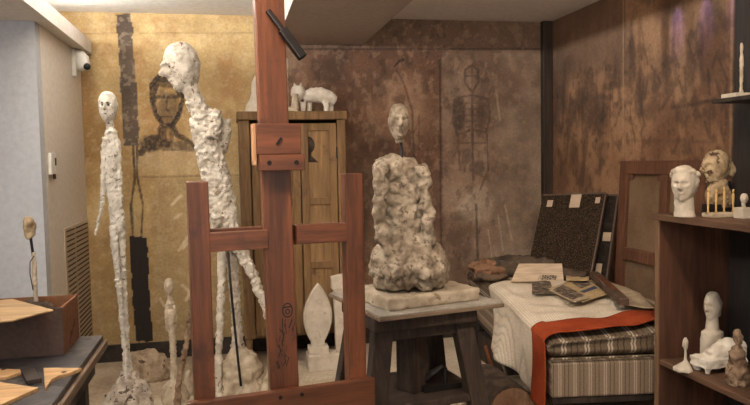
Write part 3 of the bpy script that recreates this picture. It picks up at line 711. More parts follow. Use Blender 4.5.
# ------------------------------------------------------------------ two plaster stelae in front of the cupboard
Y = 4.72; z0 = .03
c = P(318, 345, Y)
t = thing('leaf_stele', 'flat white plaster leaf-shaped stele on a stepped foot below the cupboard', 'sculpture', (c.x, Y, z0))
def profile(sc=1.0):
    out = []; top, bot = 283, 341
    n = 22
    for i in range(n+1):
        s_ = i/n; v = bot + (top-bot)*s_
        w = 14.6*(sin(pi*min(1, (s_*.86+.14)))**.85)*sc if s_ < 1 else 0
        if s_ < .05: w = max(w, 6)
        out.append((v, w))
    return out
def leafpts(sc):
    L, Rr = [], []
    for v, w in profile():
        cu = 317.6 - (v-340)*.008
        a_ = P(cu, v, Y); L.append((a_.x - px(w, Y)*sc, a_.z)); Rr.append((a_.x + px(w, Y)*sc, a_.z))
    return L + Rr[::-1][1:]
def vprism(mb, pts, y0, y1):
    n = len(pts); mb.add([(x, y0, z) for x, z in pts] + [(x, y1, z) for x, z in pts], [tuple(range(n)), tuple(range(n, 2*n))[::-1]] + [(i, n+i, n+(i+1) % n, (i+1) % n) for i in range(n)])
lf = MB(); vprism(lf, leafpts(1), Y-.02, Y+.03)
pts = leafpts(1)
leaf = build('leaf', lf, M['pl_clean'], t, bevel=.008)
rim = MB(); pp = [(x, z) for x, z in pts]; cxm = sum(x for x, _ in pp)/len(pp); czm = sum(z for _, z in pp)/len(pp)
rim.tube([(cxm+(x-cxm)*.9, Y-.021, czm+(z-czm)*.94) for x, z in pp], .0045, 6, ref=(0, 1, 0)); build('raised_rim', rim, M['pl_clean'], leaf, True)
q = P(319, 301, Y); build('ring_relief', MB().tube([(q.x+.017*cos(2*pi*k/14), Y-.022, q.z+.015*sin(2*pi*k/14)) for k in range(15)], .004, 6), M['pl_clean'], leaf, True)
for u in (311, 325): q = P(u, 312, Y); build('boss', MB().ball((q.x, Y-.02, q.z), (.014, .008, .009), 12, 8), M['pl_clean'], leaf, True)
for u in (311, 326): q = P(u, 322.5, Y); build('bar_relief', MB().box((q.x-.016, Y-.026, q.z-.004), (q.x+.016, Y-.018, q.z+.004)), M['pl_clean'], leaf)
build('arch_relief', MB().tube([P(315, 341, Y-.02), P(315.5, 333, Y-.02), P(318, 330, Y-.02), P(320, 333, Y-.02), P(320.5, 341, Y-.02)], .004, 6), M['pl_clean'], leaf, True)
ft = MB(); zb = P(318, 345, Y).z
ft.box((c.x-px(7, Y), Y-.03, zb-.0), (c.x+px(6.5, Y), Y+.03, P(318, 338, Y).z)); ft.box((c.x-px(10, Y), Y-.045, P(318, 353, Y).z), (c.x+px(10, Y), Y+.045, zb))
build('foot', ft, M['pl_clean'], t, bevel=.004)
b0 = P(307, 355, Y)
zs = P(318, 353, Y).z
build('base', MB().box((b0.x, Y-.075, z0), (P(346, 355, Y).x, Y+.09, zs)), M['pl_clean'], t, bevel=.006)
struct(build('trim_6', MB().box((.4, 4.5, .004), (1.05, 4.93, z0)), M['slab'], bevel=.004))
c = P(343, 320, Y+.02)
t = thing('slab_stele', 'narrow white plaster slab stele standing right of the leaf-shaped one', 'sculpture', (c.x, Y+.02, zs))
def quad(u0, v0, u1, v1, u2, v2, u3, v3): return [(P(u, v, Y).x, P(u, v, Y).z) for u, v in ((u0, v0), (u1, v1), (u2, v2), (u3, v3))]
s_ = MB(); vprism(s_, [(P(336, 353, Y).x, zs)] + [(P(u, v, Y).x, P(u, v, Y).z) for u, v in ((333.5, 290), (331.5, 289), (331, 277), (346, 273), (350, 300))] + [(P(352, 353, Y).x, zs)], Y-.015, Y+.045)
so = build('slab', s_, M['pl_clean'], t, bevel=.005)
q = P(340, 322, Y); build('curved_relief', MB().tube([(q.x-.018, Y-.016, q.z+.006), (q.x-.004, Y-.018, q.z-.004), (q.x+.02, Y-.017, q.z+.008)], .004, 6), M['pl_clean'], so, True)
q = P(340, 288, Y); build('bar_relief', MB().box((q.x-.04, Y-.022, q.z-.003), (q.x+.05, Y-.012, q.z+.003)), M['pl_clean'], so)

# ------------------------------------------------------------------ trestle stool, board, slab and the big bust
SR = 9
t = thing('sculptor_stool', 'dark heavy wooden modelling stool with splayed legs under the bust', 'stool', (.76, 3.02, 0), SR)
build('seat', MB().box((-.24, -.22, .745), (.235, .22, .80)), M['stool'], t, bevel=.006, local=True)
for sx, sy in ((-1, -1), (1, -1), (1, 1), (-1, 1)):
    build('leg', MB().bar((sx*.185+.0, sy*.16, .748), (sx*.30, sy*.25, 0), .085, .06, (0, 1, 0) if sx*sy > 2 else (1, 0, 0)), M['stool'], t, bevel=.005, local=True)
for sy in (-1, 1): build('apron', MB().box((-.17, sy*.165-.018, .695), (.17, sy*.165+.018, .744)), M['stool'], t, bevel=.004, local=True)
build('lower_shelf', MB().box((-.27, -.22, .40), (.27, .22, .43)), M['stool'], t, bevel=.004, local=True)
build('column', MB().box((-.052, -.052, .43), (.052, .052, .7449), 0, Matrix.Translation((.0, -.05, 0)) @ Matrix.Rotation(R(28), 4, 'Z')), M['stool'], t, bevel=.004, local=True)
ir = MB(); ir.tube([(.03, -.06, .455), (.075, -.09, .5), (.12, -.1, .53), (.135, -.1, .52), (.135, -.1, .44)], [.02, .017, .012, .011, .011], 8)
ir.box((.02, -.13, .431), (.2, -.05, .455))
o = build('iron_bracket', ir, M['iron'], None, False, .003, loc=None)
o.location = (.76, 3.02, 0); o.rotation_euler.z = R(SR); tag(o, 'black iron bracket lying on the lower shelf of the modelling stool', 'bracket')

t = thing('modelling_board', 'wooden board on the stool carrying the plaster slab and bust', 'board', (.80, 3.03, .80), 12)
build('top', MB().box((-.285, -.25, .016), (.3, .34, .022)), M['boardtop'], t, bevel=.002, local=True)
build('panel', MB().box((-.29, -.255, 0), (.305, .345, .016)), M['board'], t, bevel=.002, local=True)
t = thing('plaster_slab', 'thick pale plaster slab under the big rough bust', 'slab', (.80, 3.04, .8225), 15)
a = MB(); a.box((-.235, -.19, 0), (.225, .16, .055))
o = sculpt('slab', a, M['slabp'], None, .008, .003, 40, .003, 14); o.parent = t
zb = .876
BY = 2.98
t = thing('rough_bust', 'craggy grey plaster bust of a seated figure on the slab, centre right', 'sculpture', (P(410, 285, BY).x, BY+.02, zb))
a = MB()
k = a.head(P(399, 122, BY), px(37, BY), px(21, BY), px(27, BY), -4, 0, 1.7)
limb(a, [(399, 134, 5), (400, 143, 4.4)], BY, 1)
build('neck_rod', MB().tube([P(401, 140, BY), P(402, 165, BY), P(402, 185, BY)], px(1.6, BY), 10), M['iron'], t, True)
hd = sculpt('head', a, M['pl_grey'], t, .0034, .0022, 110, ink=[(p, .0035) for p in k['eyes']])
a = MB(); rs = []
for v, l, r in ((156, 384, 404), (161, 377, 413), (168, 373, 427), (176, 372.5, 428), (190, 374, 430), (205, 376, 431), (220, 378, 433), (235, 379, 436), (247, 376, 441), (260, 372, 446), (272, 371, 448.5), (281, 375, 447), (287, 381, 441)):
    pl_, pr = P(l, v, BY), P(r, v, BY); dpt = (pr.x-pl_.x)/2
    if 172 < v < 250: dpt *= .84
    rs.append(((pl_.x+pr.x)/2, BY+.02, max(pl_.z, zb), dpt, dpt*(.55 if v < 240 else .8)))
a.rings(rs[::-1], 36, power=2.4)
limb(a, [(380, 166, 7), (379, 190, 6.5), (380, 215, 6.5), (383, 240, 7), (392, 258, 6), (402, 266, 6)], BY-.06)
limb(a, [(421, 166, 7), (424, 190, 6.5), (427, 215, 6.5), (429, 240, 7), (424, 258, 6), (412, 266, 6)], BY-.06)
limb(a, [(384, 276, 8), (396, 270, 9), (405, 268, 7)], BY-.11); limb(a, [(438, 276, 8), (425, 270, 9), (412, 268, 7)], BY-.11)
sculpt('torso', a, M['pl_grey'], t, .0055, .006, 70, .021, 15)

# ------------------------------------------------------------------ the bed corner
BX, BYY, BR = 1.485, 3.08, -8
BW, BL = .80, 2.02
t = thing('bed_base', 'striped upholstered bed base on dark legs in the right corner', 'bed', (BX, BYY, 0), BR)
build('box_spring', MB().box((0, 0, .285), (BW, BL, .46)), M['tick_base'], t, bevel=.012, local=True)
build('frame', MB().box((.01, .012, .25), (BW-.01, BL-.01, .2845)), M['post'], t, bevel=.004, local=True)
for x in (.06, BW-.06):
    for y in (.08, BL-.08): build('leg', MB().tube([(x, y, 0), (x, y, .25)], [.022, .032], 10), M['post'], t, True, local=True)
t = thing('mattress', 'brown and cream striped mattress lying on the bed base', 'mattress', (BX, BYY, .46), BR)
mt = MB(); nu, nv = 48, 64
def matt(u, v):   # u around the section (front to back outline handled per row), v along x
    pass
# rounded puffy slab: superellipse section swept over x with tufted waist
def sag(x, y): return .05*max(0, 1-max(0, x)/.8)*exp(-(max(0, y)/.6)**2)
vs = []; fs = []
nx, ns = 60, 40
for i in range(nx+1):
    x = i/nx; ex = 1 - max(0, (abs(x-.5)*2-.94)/.06)**2*.35
    for j in range(ns):
        a_ = 2*pi*j/ns; ca, sa = cos(a_), sin(a_)
        yy = math.copysign(abs(ca)**.16, ca); zz = math.copysign(abs(sa)**.7, sa)
        waist = -.018*exp(-((zz-.05)/.22)**2) if abs(yy) > .9 else 0
        Yv = BL/2 + yy*(BL/2 + waist + .004)*(1 if ex == 1 else .995)
        Zv = .082 + zz*.082*ex + (.006*nz(Vector((x*6, yy*7, 2))) if zz > .3 else 0)
        if zz > -.2: Zv -= sag(x*BW, Yv)*min(1, (zz+.2))
        vs.append((-.008 + x*(BW+.016), Yv, Zv))
for i in range(nx):
    for j in range(ns): fs.append((i*ns+j, i*ns+(j+1) % ns, (i+1)*ns+(j+1) % ns, (i+1)*ns+j))
fs += [tuple(range(ns)), tuple(range(nx*ns, (nx+1)*ns))[::-1]]
mt.add(vs, fs); build('cover', mt, M['tick'], t, True, local=True)
pg = MB()
for z in (.02, .145): pg.tube([(-.008+(BW+.016)*i/8, -.006, z-(sag(BW*i/8, 0) if z > .1 else 0)) for i in range(9)], .0055, 8, ref=(0, 0, 1))
build('piping', pg, M['tick'], t, True, local=True)

# blanket: cream with an orange border along its near edge
t = thing('blanket', 'cream blanket with an orange border spread over the bed', 'blanket', (BX, BYY, .46), BR)
def bl_pt(s_, q):
    """s along the bed, q across: negative hangs down the left side"""
    top = .176 - sag(max(0, q), s_)
    if q < 0:
        d = -q; fl = .018 + .11*(d/.34)**1.5*(.6+.5*sin(s_*9+1))*min(1, max(0, s_-.02)/.5) + .016*sin(s_*21)*(d/.34)*min(1, s_/.3)
        return Vector((-.012-fl*.75, s_, top-.03-d))
    if q < .1:
        a_ = q/.1*pi/2; return Vector((-.012-.018 + .075*(1-cos(a_)), s_, top-.03+.036*sin(a_)))
    return Vector((.045+(q-.1), s_, top+.006 + .005*sin(q*22+s_*9) + .007*nz(Vector((q*7, s_*7, 4))) + .004*sin(s_*40+q*6)*max(0, 1-abs(s_-.5)*2)))
def sheet(s0f, s1f, q0, q1, ns_, nq, th, lift=0):
    vs = []; 
    for i in range(ns_+1):
        for j in range(nq+1):
            q = q0+(q1-q0)*j/nq; s_ = s0f(q)+(s1f(q)-s0f(q))*i/ns_
            p = bl_pt(s_, q); p.z += lift if q > .05 else 0; p.x -= lift if q <= .05 else 0; vs.append(p)
    w = nq+1
    fs = [(i*w+j, i*w+j+1, (i+1)*w+j+1, (i+1)*w+j) for i in range(ns_) for j in range(nq)]
    return MB().add(vs, fs)
edge = lambda q: .012 + .012*sin(q*11) + (.05*min(1, max(0, q-.25)/.3))
bord = lambda q: edge(q) + .2 + .012*sin(q*9+1) + .03*max(0, q-.1)
far = lambda q: 1.2 - .30*max(0, -q)/.34
def solid(o, th):
    m_ = o.modifiers.new('s', 'SOLIDIFY'); m_.thickness = th; m_.offset = 0; bake(o); return o
o = solid(build('cloth', sheet(bord, far, -.315, .70, 60, 70, .004), M['linen'], t, True, local=True), .004)
o = solid(build('border', sheet(edge, lambda q: bord(q)+.004, -.335, .72, 14, 70, .004, .003), M['orange'], t, True, local=True), .005)
tag(o, 'orange border')

# clothes heaped on the far end of the bed
def bedpt(x, y, z): return Matrix.Translation((BX, BYY, .46)) @ Matrix.Rotation(R(BR), 4, 'Z') @ Vector((x, y, z))
def heap(name, label, mat, runs, seed, amp=.024):
    a = MB(); random.seed(seed)
    for pts, r, fl in runs: a.tube([bedpt(*p) for p in pts], r, 12, fl, ref=(0, 0, 1))
    c = bedpt(*runs[0][0][0])
    o = sculpt(name, a, mat, None, .008, .005, 30, amp, 13, loc=c); tag(o, label, 'clothing'); return o
zt = .172
heap('dark_coat', 'dark grey-brown coat heaped across the far end of the bed', M['cloth_g'],
     [([(.08, 1.58, zt+.025), (.26, 1.43, zt+.045), (.44, 1.31, zt+.05), (.60, 1.15, zt+.03)], .05, .8), ([(.0, 1.76, zt+.04), (.2, 1.66, zt+.075), (.30, 1.50, zt+.095), (.46, 1.36, zt+.075)], .05, .85),
      ([(.14, 1.78, zt+.05), (.34, 1.8, zt+.06), (.5, 1.7, zt+.04)], .06, .7), ([(.12, 1.6, zt+.08), (.3, 1.44, zt+.1), (.5, 1.27, zt+.06)], .022, .8)], 3, .014)
heap('brown_shirt', 'crumpled brown shirt at the left end of the clothes on the bed', M['cloth_rust'],
     [([(-.02, 1.62, zt+.03), (.06, 1.54, zt+.045), (.14, 1.46, zt+.03)], .045, .7), ([(-.03, 1.74, zt+.03), (.06, 1.66, zt+.07), (.16, 1.58, zt+.04)], .04, .8), ([(-.04, 1.5, zt+.015), (.05, 1.44, zt+.02)], .035, .6), ([(.08, 1.62, zt+.05), (.2, 1.5, zt+.04)], .025, .7), ([(.0, 1.58, zt+.06), (.12, 1.44, zt+.03)], .02, .8)], 5, .02)
heap('grey_trousers', 'dark cloth strip draped over the left edge of the bed beside the board', M['cloth_b'],
     [([(-.045, 1.70, zt-.04), (-.03, 1.45, zt+.02), (.0, 1.28, zt+.022), (.05, 1.3, zt+.02), (.13, 1.38, zt+.02)], .032, .55), ([(-.045, 1.56, zt-.03), (-.02, 1.36, zt+.02), (.06, 1.34, zt+.025)], .026, .6)], 8, .008)

# card and newspapers on the blanket
def flat_sheet(name, label, cat, mat, corners, th=.0015, bend=.004, group=None, n=14):
    """a thin sheet through four bed-space corners, slightly curled"""
    c0, c1, c2, c3 = [bedpt(*c) for c in corners]; o0 = (c0+c1+c2+c3)/4
    vs = []
    for i in range(n+1):
        for j in range(n+1):
            u, v = i/n, j/n; p = (c0*(1-u)+c1*u)*(1-v) + (c3*(1-u)+c2*u)*v; p.z += bend*(sin(u*7+v*4)*.5+.5); vs.append(p)
    fs = [(i*(n+1)+j, (i+1)*(n+1)+j, (i+1)*(n+1)+j+1, i*(n+1)+j+1) for i in range(n) for j in range(n)]
    o = build(name, MB().add(vs, fs), mat, None, True, loc=o0); solid(o, th); tag(o, label, cat, group); return o, (c0, c1, c2, c3)
zb_ = .188
t = thing('card_packet', 'pale flat card packet with small black lettering on the bed', 'packet', bedpt(.36, 1.30, zb_))
c0, c1, c2, c3 = at(511, 281.5, 4.16), at(564, 281.5, 4.16), at(562, 263.5, 4.25), at(519, 263.5, 4.25)
nrm = (c1-c0).cross(c3-c0).normalized()
pk = MB(); pk.add([c0, c1, c2, c3] + [p-nrm*.012 for p in (c0, c1, c2, c3)], [(0, 1, 2, 3), (7, 6, 5, 4), (0, 4, 5, 1), (1, 5, 6, 2), (2, 6, 7, 3), (3, 7, 4, 0)])
pk_o = build('card', pk, M['card'], t, bevel=.001)
tx = MB()
def pk_pt(u, v, h=.0008): return (c0*(1-u)+c1*u)*(1-v) + (c3*(1-u)+c2*u)*v + nrm*h
def glyph(u, w, v0, v1, bars):
    for (a0, b0, a1, b1) in bars:
        q = [pk_pt(u+w*x + .012*y, v0+(v1-v0)*y) for x, y in ((a0, b0), (a1, b0), (a1, b1), (a0, b1))]; tx.add(q, [(0, 1, 2, 3)])
u = .50
for k in range(2): glyph(u, .012, .1, .32, [(0, 0, .6, 1)]); u += .03
for ch in range(6):
    glyph(u, .042, .1, .34, [(0, 0, .3, 1), (.62, 0, .92, 1), ((0, .0, .9, .25), (0, .75, .9, 1), (0, .4, .9, .62))[ch % 3], ((0, .75, .9, 1), (0, .4, .9, .6), (0, 0, .9, .22))[ch % 3]]); u += .05
tx.add([pk_pt(x, y) for x, y in ((0, .415), (1, .415), (1, .425), (0, .425))], [(0, 1, 2, 3)])
build('lettering', tx, M['ink'], pk_o)
def atz(u, v, z):
    p = at(u, v, 1.0); d = p - EYE; return EYE + d*((z-EYE.z)/d.z)
IB = (Matrix.Translation((BX, BYY, .46)) @ Matrix.Rotation(R(BR), 4, 'Z')).inverted()
def quadz(pts, z): return [tuple(IB @ atz(u, v, z)) for u, v in pts]
ph = None
def sp(c, u, v, h): return (c[0]*(1-u)+c[1]*u)*(1-v) + (c[3]*(1-u)+c[2]*u)*v + Vector((0, 0, h+.004*(sin(u*7+v*4)*.5+.5)))
def patch(ph, c, u0, v0, u1, v1, h=.0018, n=8):
    vs = [sp(c, u0+(u1-u0)*i/n, v0+(v1-v0)*j/n, h) for i in range(n+1) for j in range(n+1)]
    ph.add(vs, [(i*(n+1)+j, (i+1)*(n+1)+j, (i+1)*(n+1)+j+1, i*(n+1)+j+1) for i in range(n) for j in range(n)])
o, c = flat_sheet('newspaper', 'yellowed newspaper with a blue printed figure, largest of the papers on the bed', 'newspaper', M['news2'], quadz(((548, 289), (583, 303), (609, 294), (585, 277)), .655))
ph = MB(); patch(ph, c, .55, .42, .68, .9); build('printed_figure', ph, M['photo_b'], o)
ph = MB(); patch(ph, c, .1, .55, .45, .9); build('printed_photograph', ph, M['photo'], o)
o, c = flat_sheet('newspaper', 'newspaper page with a dark portrait photograph at the front of the papers on the bed', 'newspaper', M['news'], quadz(((549, 291), (575, 303), (590, 298), (563, 284)), .664))
ph = MB(); patch(ph, c, .06, .12, .86, .92); build('printed_photograph', ph, M['photo'], o)
o, c = flat_sheet('newspaper', 'brown printed page lying just below the card packet', 'newspaper', M['photo'], quadz(((532, 294), (554, 294), (550, 281), (532, 280)), .653), bend=.003)
o, c = flat_sheet('newspaper', 'pale newspaper sheet lying to the right of the batten', 'newspaper', M['news'], quadz(((622, 306), (655, 309), (640, 293), (606, 281)), .654), bend=.005)
o, c = flat_sheet('newspaper', 'yellowish folded newspaper behind the others, right of the card packet', 'newspaper', M['news2'], quadz(((566, 281), (589, 281), (589, 275), (566, 275)), .67), bend=.003)
# dark batten lying over the papers
ba = MB(); p0, p1 = atz(624, 302, .69), atz(594, 274, .695)
ba.bar(p0, p1, .055, .035, (1, 0, 0)); bt = build('wooden_batten', ba, M['stick'], None, bevel=.006, loc=p0); tag(bt, 'worn dark wooden batten lying over the newspapers on the bed', 'batten')
ba = MB(); ba.bar(p0.lerp(p1, .25)+Vector((0, 0, .018)), p0.lerp(p1, .8)+Vector((0, 0, .018)), .022, .006, (1, 0, 0)); build('groove_strip', ba, M['easel'], bt)

# portfolios in the corner
def slab4(T0, T1, B1, th):
    T0, T1, B1 = map(Vector, (T0, T1, B1)); B0 = T0 - (T1-B1); n = (T1-T0).cross(B1-T1).normalized()
    if n.y > 0: n = -n
    return T0, T1, B1, B0, n
def folio(name, label, T0, T1, B1, th, mat, labels, group=None):
    T0, T1, B1, B0, n = slab4(T0, T1, B1, th); t = thing(name, label, 'portfolio', (B0+B1)/2)
    q = [T0, T1, B1, B0]
    build('board', MB().add(q+[p-n*th for p in q], [(0, 1, 2, 3), (7, 6, 5, 4), (0, 4, 5, 1), (1, 5, 6, 2), (2, 6, 7, 3), (3, 7, 4, 0)]), mat, t, bevel=.003)
    e = MB(); off = n*.002
    for a_, b_ in ((T0, T1), (T1, B1), (B0, B1)): e.bar(a_-n*th/2, b_-n*th/2, th+.006, .012, n)
    build('edge_binding', e, M['folio_edge'], t, bevel=.002)
    for (u, v, w, h) in labels:
        U = (T1-T0); V = (B1-T1); p = T0+U*u+V*v
        build('paper_label', MB().add([p+n*.0025, p+U*w+n*.0025, p+U*w+V*h+n*.0025, p+V*h+n*.0025, p+n*.0005, p+U*w+n*.0005, p+U*w+V*h+n*.0005, p+V*h+n*.0005], [(0, 1, 2, 3), (7, 6, 5, 4), (0, 4, 5, 1), (1, 5, 6, 2), (2, 6, 7, 3), (3, 7, 4, 0)]), M['tape'], t)
    return t
folio('portfolio', 'black speckled portfolio board with a paper label leaning in the corner', P(543, 195, 4.66), P(606, 193, 4.33), P(590, 280, 4.15), .02, M['folio'], [(.47, -.004, .16, .17), (.1, .07, .09, .08), (.86, .05, .07, .07)])
folio('portfolio', 'plain black portfolio standing behind the speckled one', P(556, 196, 4.69), P(618, 195, 4.31), P(606, 282, 4.15), .02, M['folio2'], [(.86, .44, .12, .1), (.82, .8, .09, .12)])

# canvas seen from its back
XB, XT = 2.50, 2.575
t = thing('stretched_canvas', 'stretched canvas turned back to front against the right wall beside the bed', 'canvas', (2.52, 3.8, 0))
y0, y1 = 3.37, 4.24; H = 1.415
def cv(y, z, off=0): return (XB + (XT-XB)*z/H - off, y, z)
def cbar(mb, ya, yb, za, zb2, o0, o1):
    mb.add([cv(ya, za, o1), cv(yb, za, o1), cv(yb, zb2, o1), cv(ya, zb2, o1), cv(ya, za, o0), cv(yb, za, o0), cv(yb, zb2, o0), cv(ya, zb2, o0)], [(0, 1, 2, 3), (7, 6, 5, 4), (0, 4, 5, 1), (1, 5, 6, 2), (2, 6, 7, 3), (3, 7, 4, 0)])
a = MB(); cbar(a, y0, y1, .005, H-.005, .0, .004); build('cloth', a, M['canvas'], t)
for nm, ya, yb, za, zb2 in (('stile', y0, y0+.085, 0, H), ('stile', y1-.085, y1, 0, H), ('rail', y0+.085, y1-.085, H-.085, H), ('rail', y0+.085, y1-.085, 0, .085), ('mid_bar', 3.72, 3.79, .085, H-.085), ('cross_bar', 3.79, y1-.085, .77, .85), ('cross_bar', y0+.085, 3.72, .77, .85)):
    a = MB(); cbar(a, ya, yb, za, zb2, .0045, .032); build(nm, a, M['stretch'], t, bevel=.004)
for yc, s_ in ((y0+.085, 1), (y1-.085, -1), (3.72, -1), (3.79, 1)):
    a = MB(); cbar(a, min(yc, yc+s_*.05), max(yc, yc+s_*.05), H-.12, H-.085, .005, .02); build('corner_wedge', a, M['stretch'], t, bevel=.003)

# ------------------------------------------------------------------ shelf unit at right
SX, SXB, SY1 = 1.90, 2.27, 2.86
t = thing('shelf_unit', 'dark wooden shelf unit standing at the right in front of the bed', 'shelf unit', (2.08, 2.0, 0))
build('end_panel', MB().box((SX, SY1-.025, 0), (SXB, SY1, 1.155)), M['shelf'], t, bevel=.003)
build('end_panel', MB().box((SX, 1.2, 0), (SXB, 1.225, 1.155)), M['shelf'], t, bevel=.003)
build('edge_strip', MB().box((SX-.008, SY1-.027, 0), (SX-.0002, SY1+.002, 1.155)), M['shelfedge'], t, bevel=.002)
build('top', MB().box((SX-.02, 1.2, 1.155), (SXB, SY1+.015, 1.183)), M['shelf_y'], t, bevel=.003)
build('shelf', MB().box((SX, 1.225, .49), (SXB-.012, SY1-.0255, .515)), M['shelf_y'], t, bevel=.003)
build('back_panel', MB().box((SXB-.012, 1.225, .01), (SXB, SY1-.0255, 1.155)), M['dark'], t)
build('bottom_board', MB().box((SX, 1.225, .04), (SXB-.012, SY1-.0255, .065)), M['shelf_y'], t, bevel=.003)
t = thing('tall_panel', 'tall black board standing behind the shelf unit at the right edge', 'panel', (2.30, 2.2, 0))
build('planks', MB().box((2.275, 1.2, 0), (2.305, 2.835, 2.5)), M['dark'], t, bevel=.004)
sh = build('bracket_shelf', MB().box((2.1, 1.9, 1.672), (2.2745, 2.76, 1.69)), M['post'], t, bevel=.002)
ZT, ZL = 1.183, .515

# plaster head on top
hp = at(684, 190, 2.66)
a = MB(); 
hx, hy = hp.x, 2.66
k = a.head((hx, hy, ZT+.14), .162, .098, .12, -50, 4, 1.7)
a.rings([(hx+.012, hy+.01, ZT, .045, .045), (hx+.01, hy+.01, ZT+.02, .04, .042), (hx+.006, hy+.01, ZT+.09, .037, .042)])
HR = Matrix.Rotation(R(-52), 3, 'Z'); hc = Vector((hx, hy, ZT+.14))
for i in range(9):
    g = -1+2*i/8; a.ball(hc + HR @ Vector((g*.046, -.038+.05*g*g, .056-.016*g*g+.006*(i%2))), (.018, .018, .016), 10, 8)
for s_ in (-1, 1): a.tube([hc + HR @ Vector(q) for q in ((s_*.04, .006, .045), (s_*.044, .02, .01), (s_*.036, .03, -.03))], [.016, .014, .009], 10)
o = sculpt('plaster_portrait', a, M['pl_clean'], None, .0034, .0015, 70, loc=(hx, hy, ZT)); tag(o, 'white plaster head with swept hair on top of the shelf unit', 'head')
# brown patinated bust
bp = at(717, 205, 2.75); bx, by = bp.x, 2.745
t = thing('portrait_bust', 'brownish shaded bust with a black base on top of the shelf unit', 'bust', (bx, by, ZT))
a = MB()
a.head((bx-.01, by, ZT+.205), .155, .1, .125, -84, 0, 1.8)
a.rings([(bx+.01, by, ZT+.03, .055, .05), (bx+.005, by, ZT+.08, .062, .05), (bx, by, ZT+.115, .045, .04), (bx, by, ZT+.16, .034, .036)])
for s_ in (0, 1, 2, 3): a.tube([(bx+.0+.018*s_, by+.01, ZT+.275-.012*s_), (bx+.03+.014*s_, by+.01, ZT+.24-.02*s_), (bx+.045+.005*s_, by+.01, ZT+.17)], [.02, .024, .02], 10)
sculpt('bust', a, M['bronze'], t, .004, .003, 70, .004, 30)
build('black_base', MB().box((bx-.05, by-.045, ZT), (bx+.065, by+.045, ZT+.045)).rings([(bx+.03, by+.015, ZT+.04, .05, .045), (bx+.035, by+.015, ZT+.12, .045, .04), (bx+.035, by+.01, ZT+.145, .03, .03)]), M['black'], t, bevel=.004)
# four slender figures on one base
qp = at(719, 214, 2.6)
t = thing('figure_group', 'four slender gilt figures in a row on one pale base on the shelf unit', 'sculpture', (qp.x, 2.6, ZT), 0)
q0, q1 = at(704, 212, 2.62), at(736, 217, 2.58)
build('base', MB().box((q0.x, 2.565, ZT), (q1.x-.004, 2.635, ZT+.018)), M['pl_buff'], t, bevel=.003)
for i, (u, v) in enumerate(((708, 188), (716, 189), (724, 186.5), (733, 189))):
    p = at(u, 212, 2.6); z1 = at(u, v, 2.6).z
    a = MB(); a.tube([(p.x, 2.6, ZT+.017), (p.x, 2.6, ZT+.03), (p.x, 2.6, ZT+.055), (p.x, 2.6, z1-.022), (p.x, 2.6, z1-.017)], [.0075, .0035, .0045, .0055, .003], 10)
    a.ball((p.x, 2.6, z1-.009), (.0045, .005, .009), 10, 8)
    build('slender_figure', a, M['gold'], t, True)
cp = at(744, 210, 2.5)
t = thing('cube_sculpture', 'tiny white plaster head on a white cube at the right end of the shelf top', 'head', (cp.x, 2.5, ZT))
build('cube', MB().box((cp.x-.026, 2.475, ZT), (cp.x+.03, 2.53, ZT+.045)), M['pl_clean'], t, bevel=.003)
a = MB(); a.head((cp.x, 2.5, ZT+.082), .042, .03, .034, -25, 0, 1.5, 24, 20); a.tube([(cp.x, 2.503, ZT+.044), (cp.x, 2.503, ZT+.07)], .008, 8); build('head', a, M['pl_clean'], t, True)
# lower shelf
pp_ = at(683, 358, 2.66)
a = MB(); x, y = pp_.x, 2.66
a.rings([(x, y, ZL, .04, .045), (x, y, ZL+.012, .036, .04), (x+.012, y, ZL+.03, .016, .018), (x+.012, y, ZL+.045, .007, .007), (x+.012, y, ZL+.085, .0055, .0055), (x+.011, y, ZL+.105, .012, .011), (x+.011, y, ZL+.125, .0125, .0115), (x+.012, y, ZL+.143, .006, .006)])
o = sculpt('pin_figure', a, M['pl_clean'], None, .004, .002, 60, loc=(x, y, ZL)); tag(o, 'small white plaster pin-shaped figure on the lower shelf', 'sculpture')
c = at(716, 350, 2.62); x, y = c.x, 2.62
t = thing('reclining_plaster', 'rough white plaster block on stub feet on the lower shelf', 'sculpture', (x, y, ZL))
a = MB(); a.box((x-.085, y-.05, ZL+.025), (x+.12, y+.055, ZL+.062)); a.tube([(x-.03, y, ZL+.055), (x+.05, y, ZL+.09), (x+.12, y, ZL+.085)], [.04, .05, .045], 12)
for dx, dy in ((-.065, -.035), (.09, -.035), (-.065, .035), (.09, .035)): a.tube([(x+dx, y+dy, ZL), (x+dx, y+dy, ZL+.03)], [.012, .015], 8)
sculpt('block', a, M['pl'], t, .005, .004, 50, .006, 18)
c = at(713, 330, 2.74); x, y = c.x, 2.745
a = MB(); a.head((x, y, ZL+.25), .135, .068, .085, -66, 0, 1.8)
a.rings([(x, y, ZL, .055, .042), (x, y, ZL+.1, .054, .04), (x, y, ZL+.135, .05, .038), (x, y, ZL+.145, .03, .028), (x, y, ZL+.22, .023, .024)])
a.tube([(x+.012, y+.012, ZL+.295), (x+.034, y+.014, ZL+.26), (x+.033, y+.014, ZL+.2)], [.022, .024, .016], 10)
o = sculpt('white_bust', a, M['pl_clean'], None, .003, .0012, 70, loc=(x, y, ZL)); tag(o, 'white plaster bust of a long-haired head at the back of the lower shelf', 'bust')
c = at(737, 380, 2.44); x, y = c.x, 2.44
a = MB(); a.rings([(x, y, ZL, .042, .045), (x, y, ZL+.05, .044, .045), (x, y, ZL+.085, .03, .033), (x, y, ZL+.11, .036, .03), (x, y, ZL+.14, .028, .024), (x, y, ZL+.16, .012, .014)], 24)
a.head((x, y, ZL+.19), .065, .036, .045, -20, 0, .8)
o = sculpt('brown_bust', a, M['pl_brown'], None, .0045, .005, 55, .008, 26, loc=(x, y, ZL)); tag(o, 'knobbly brown plaster bust at the front of the lower shelf', 'bust')
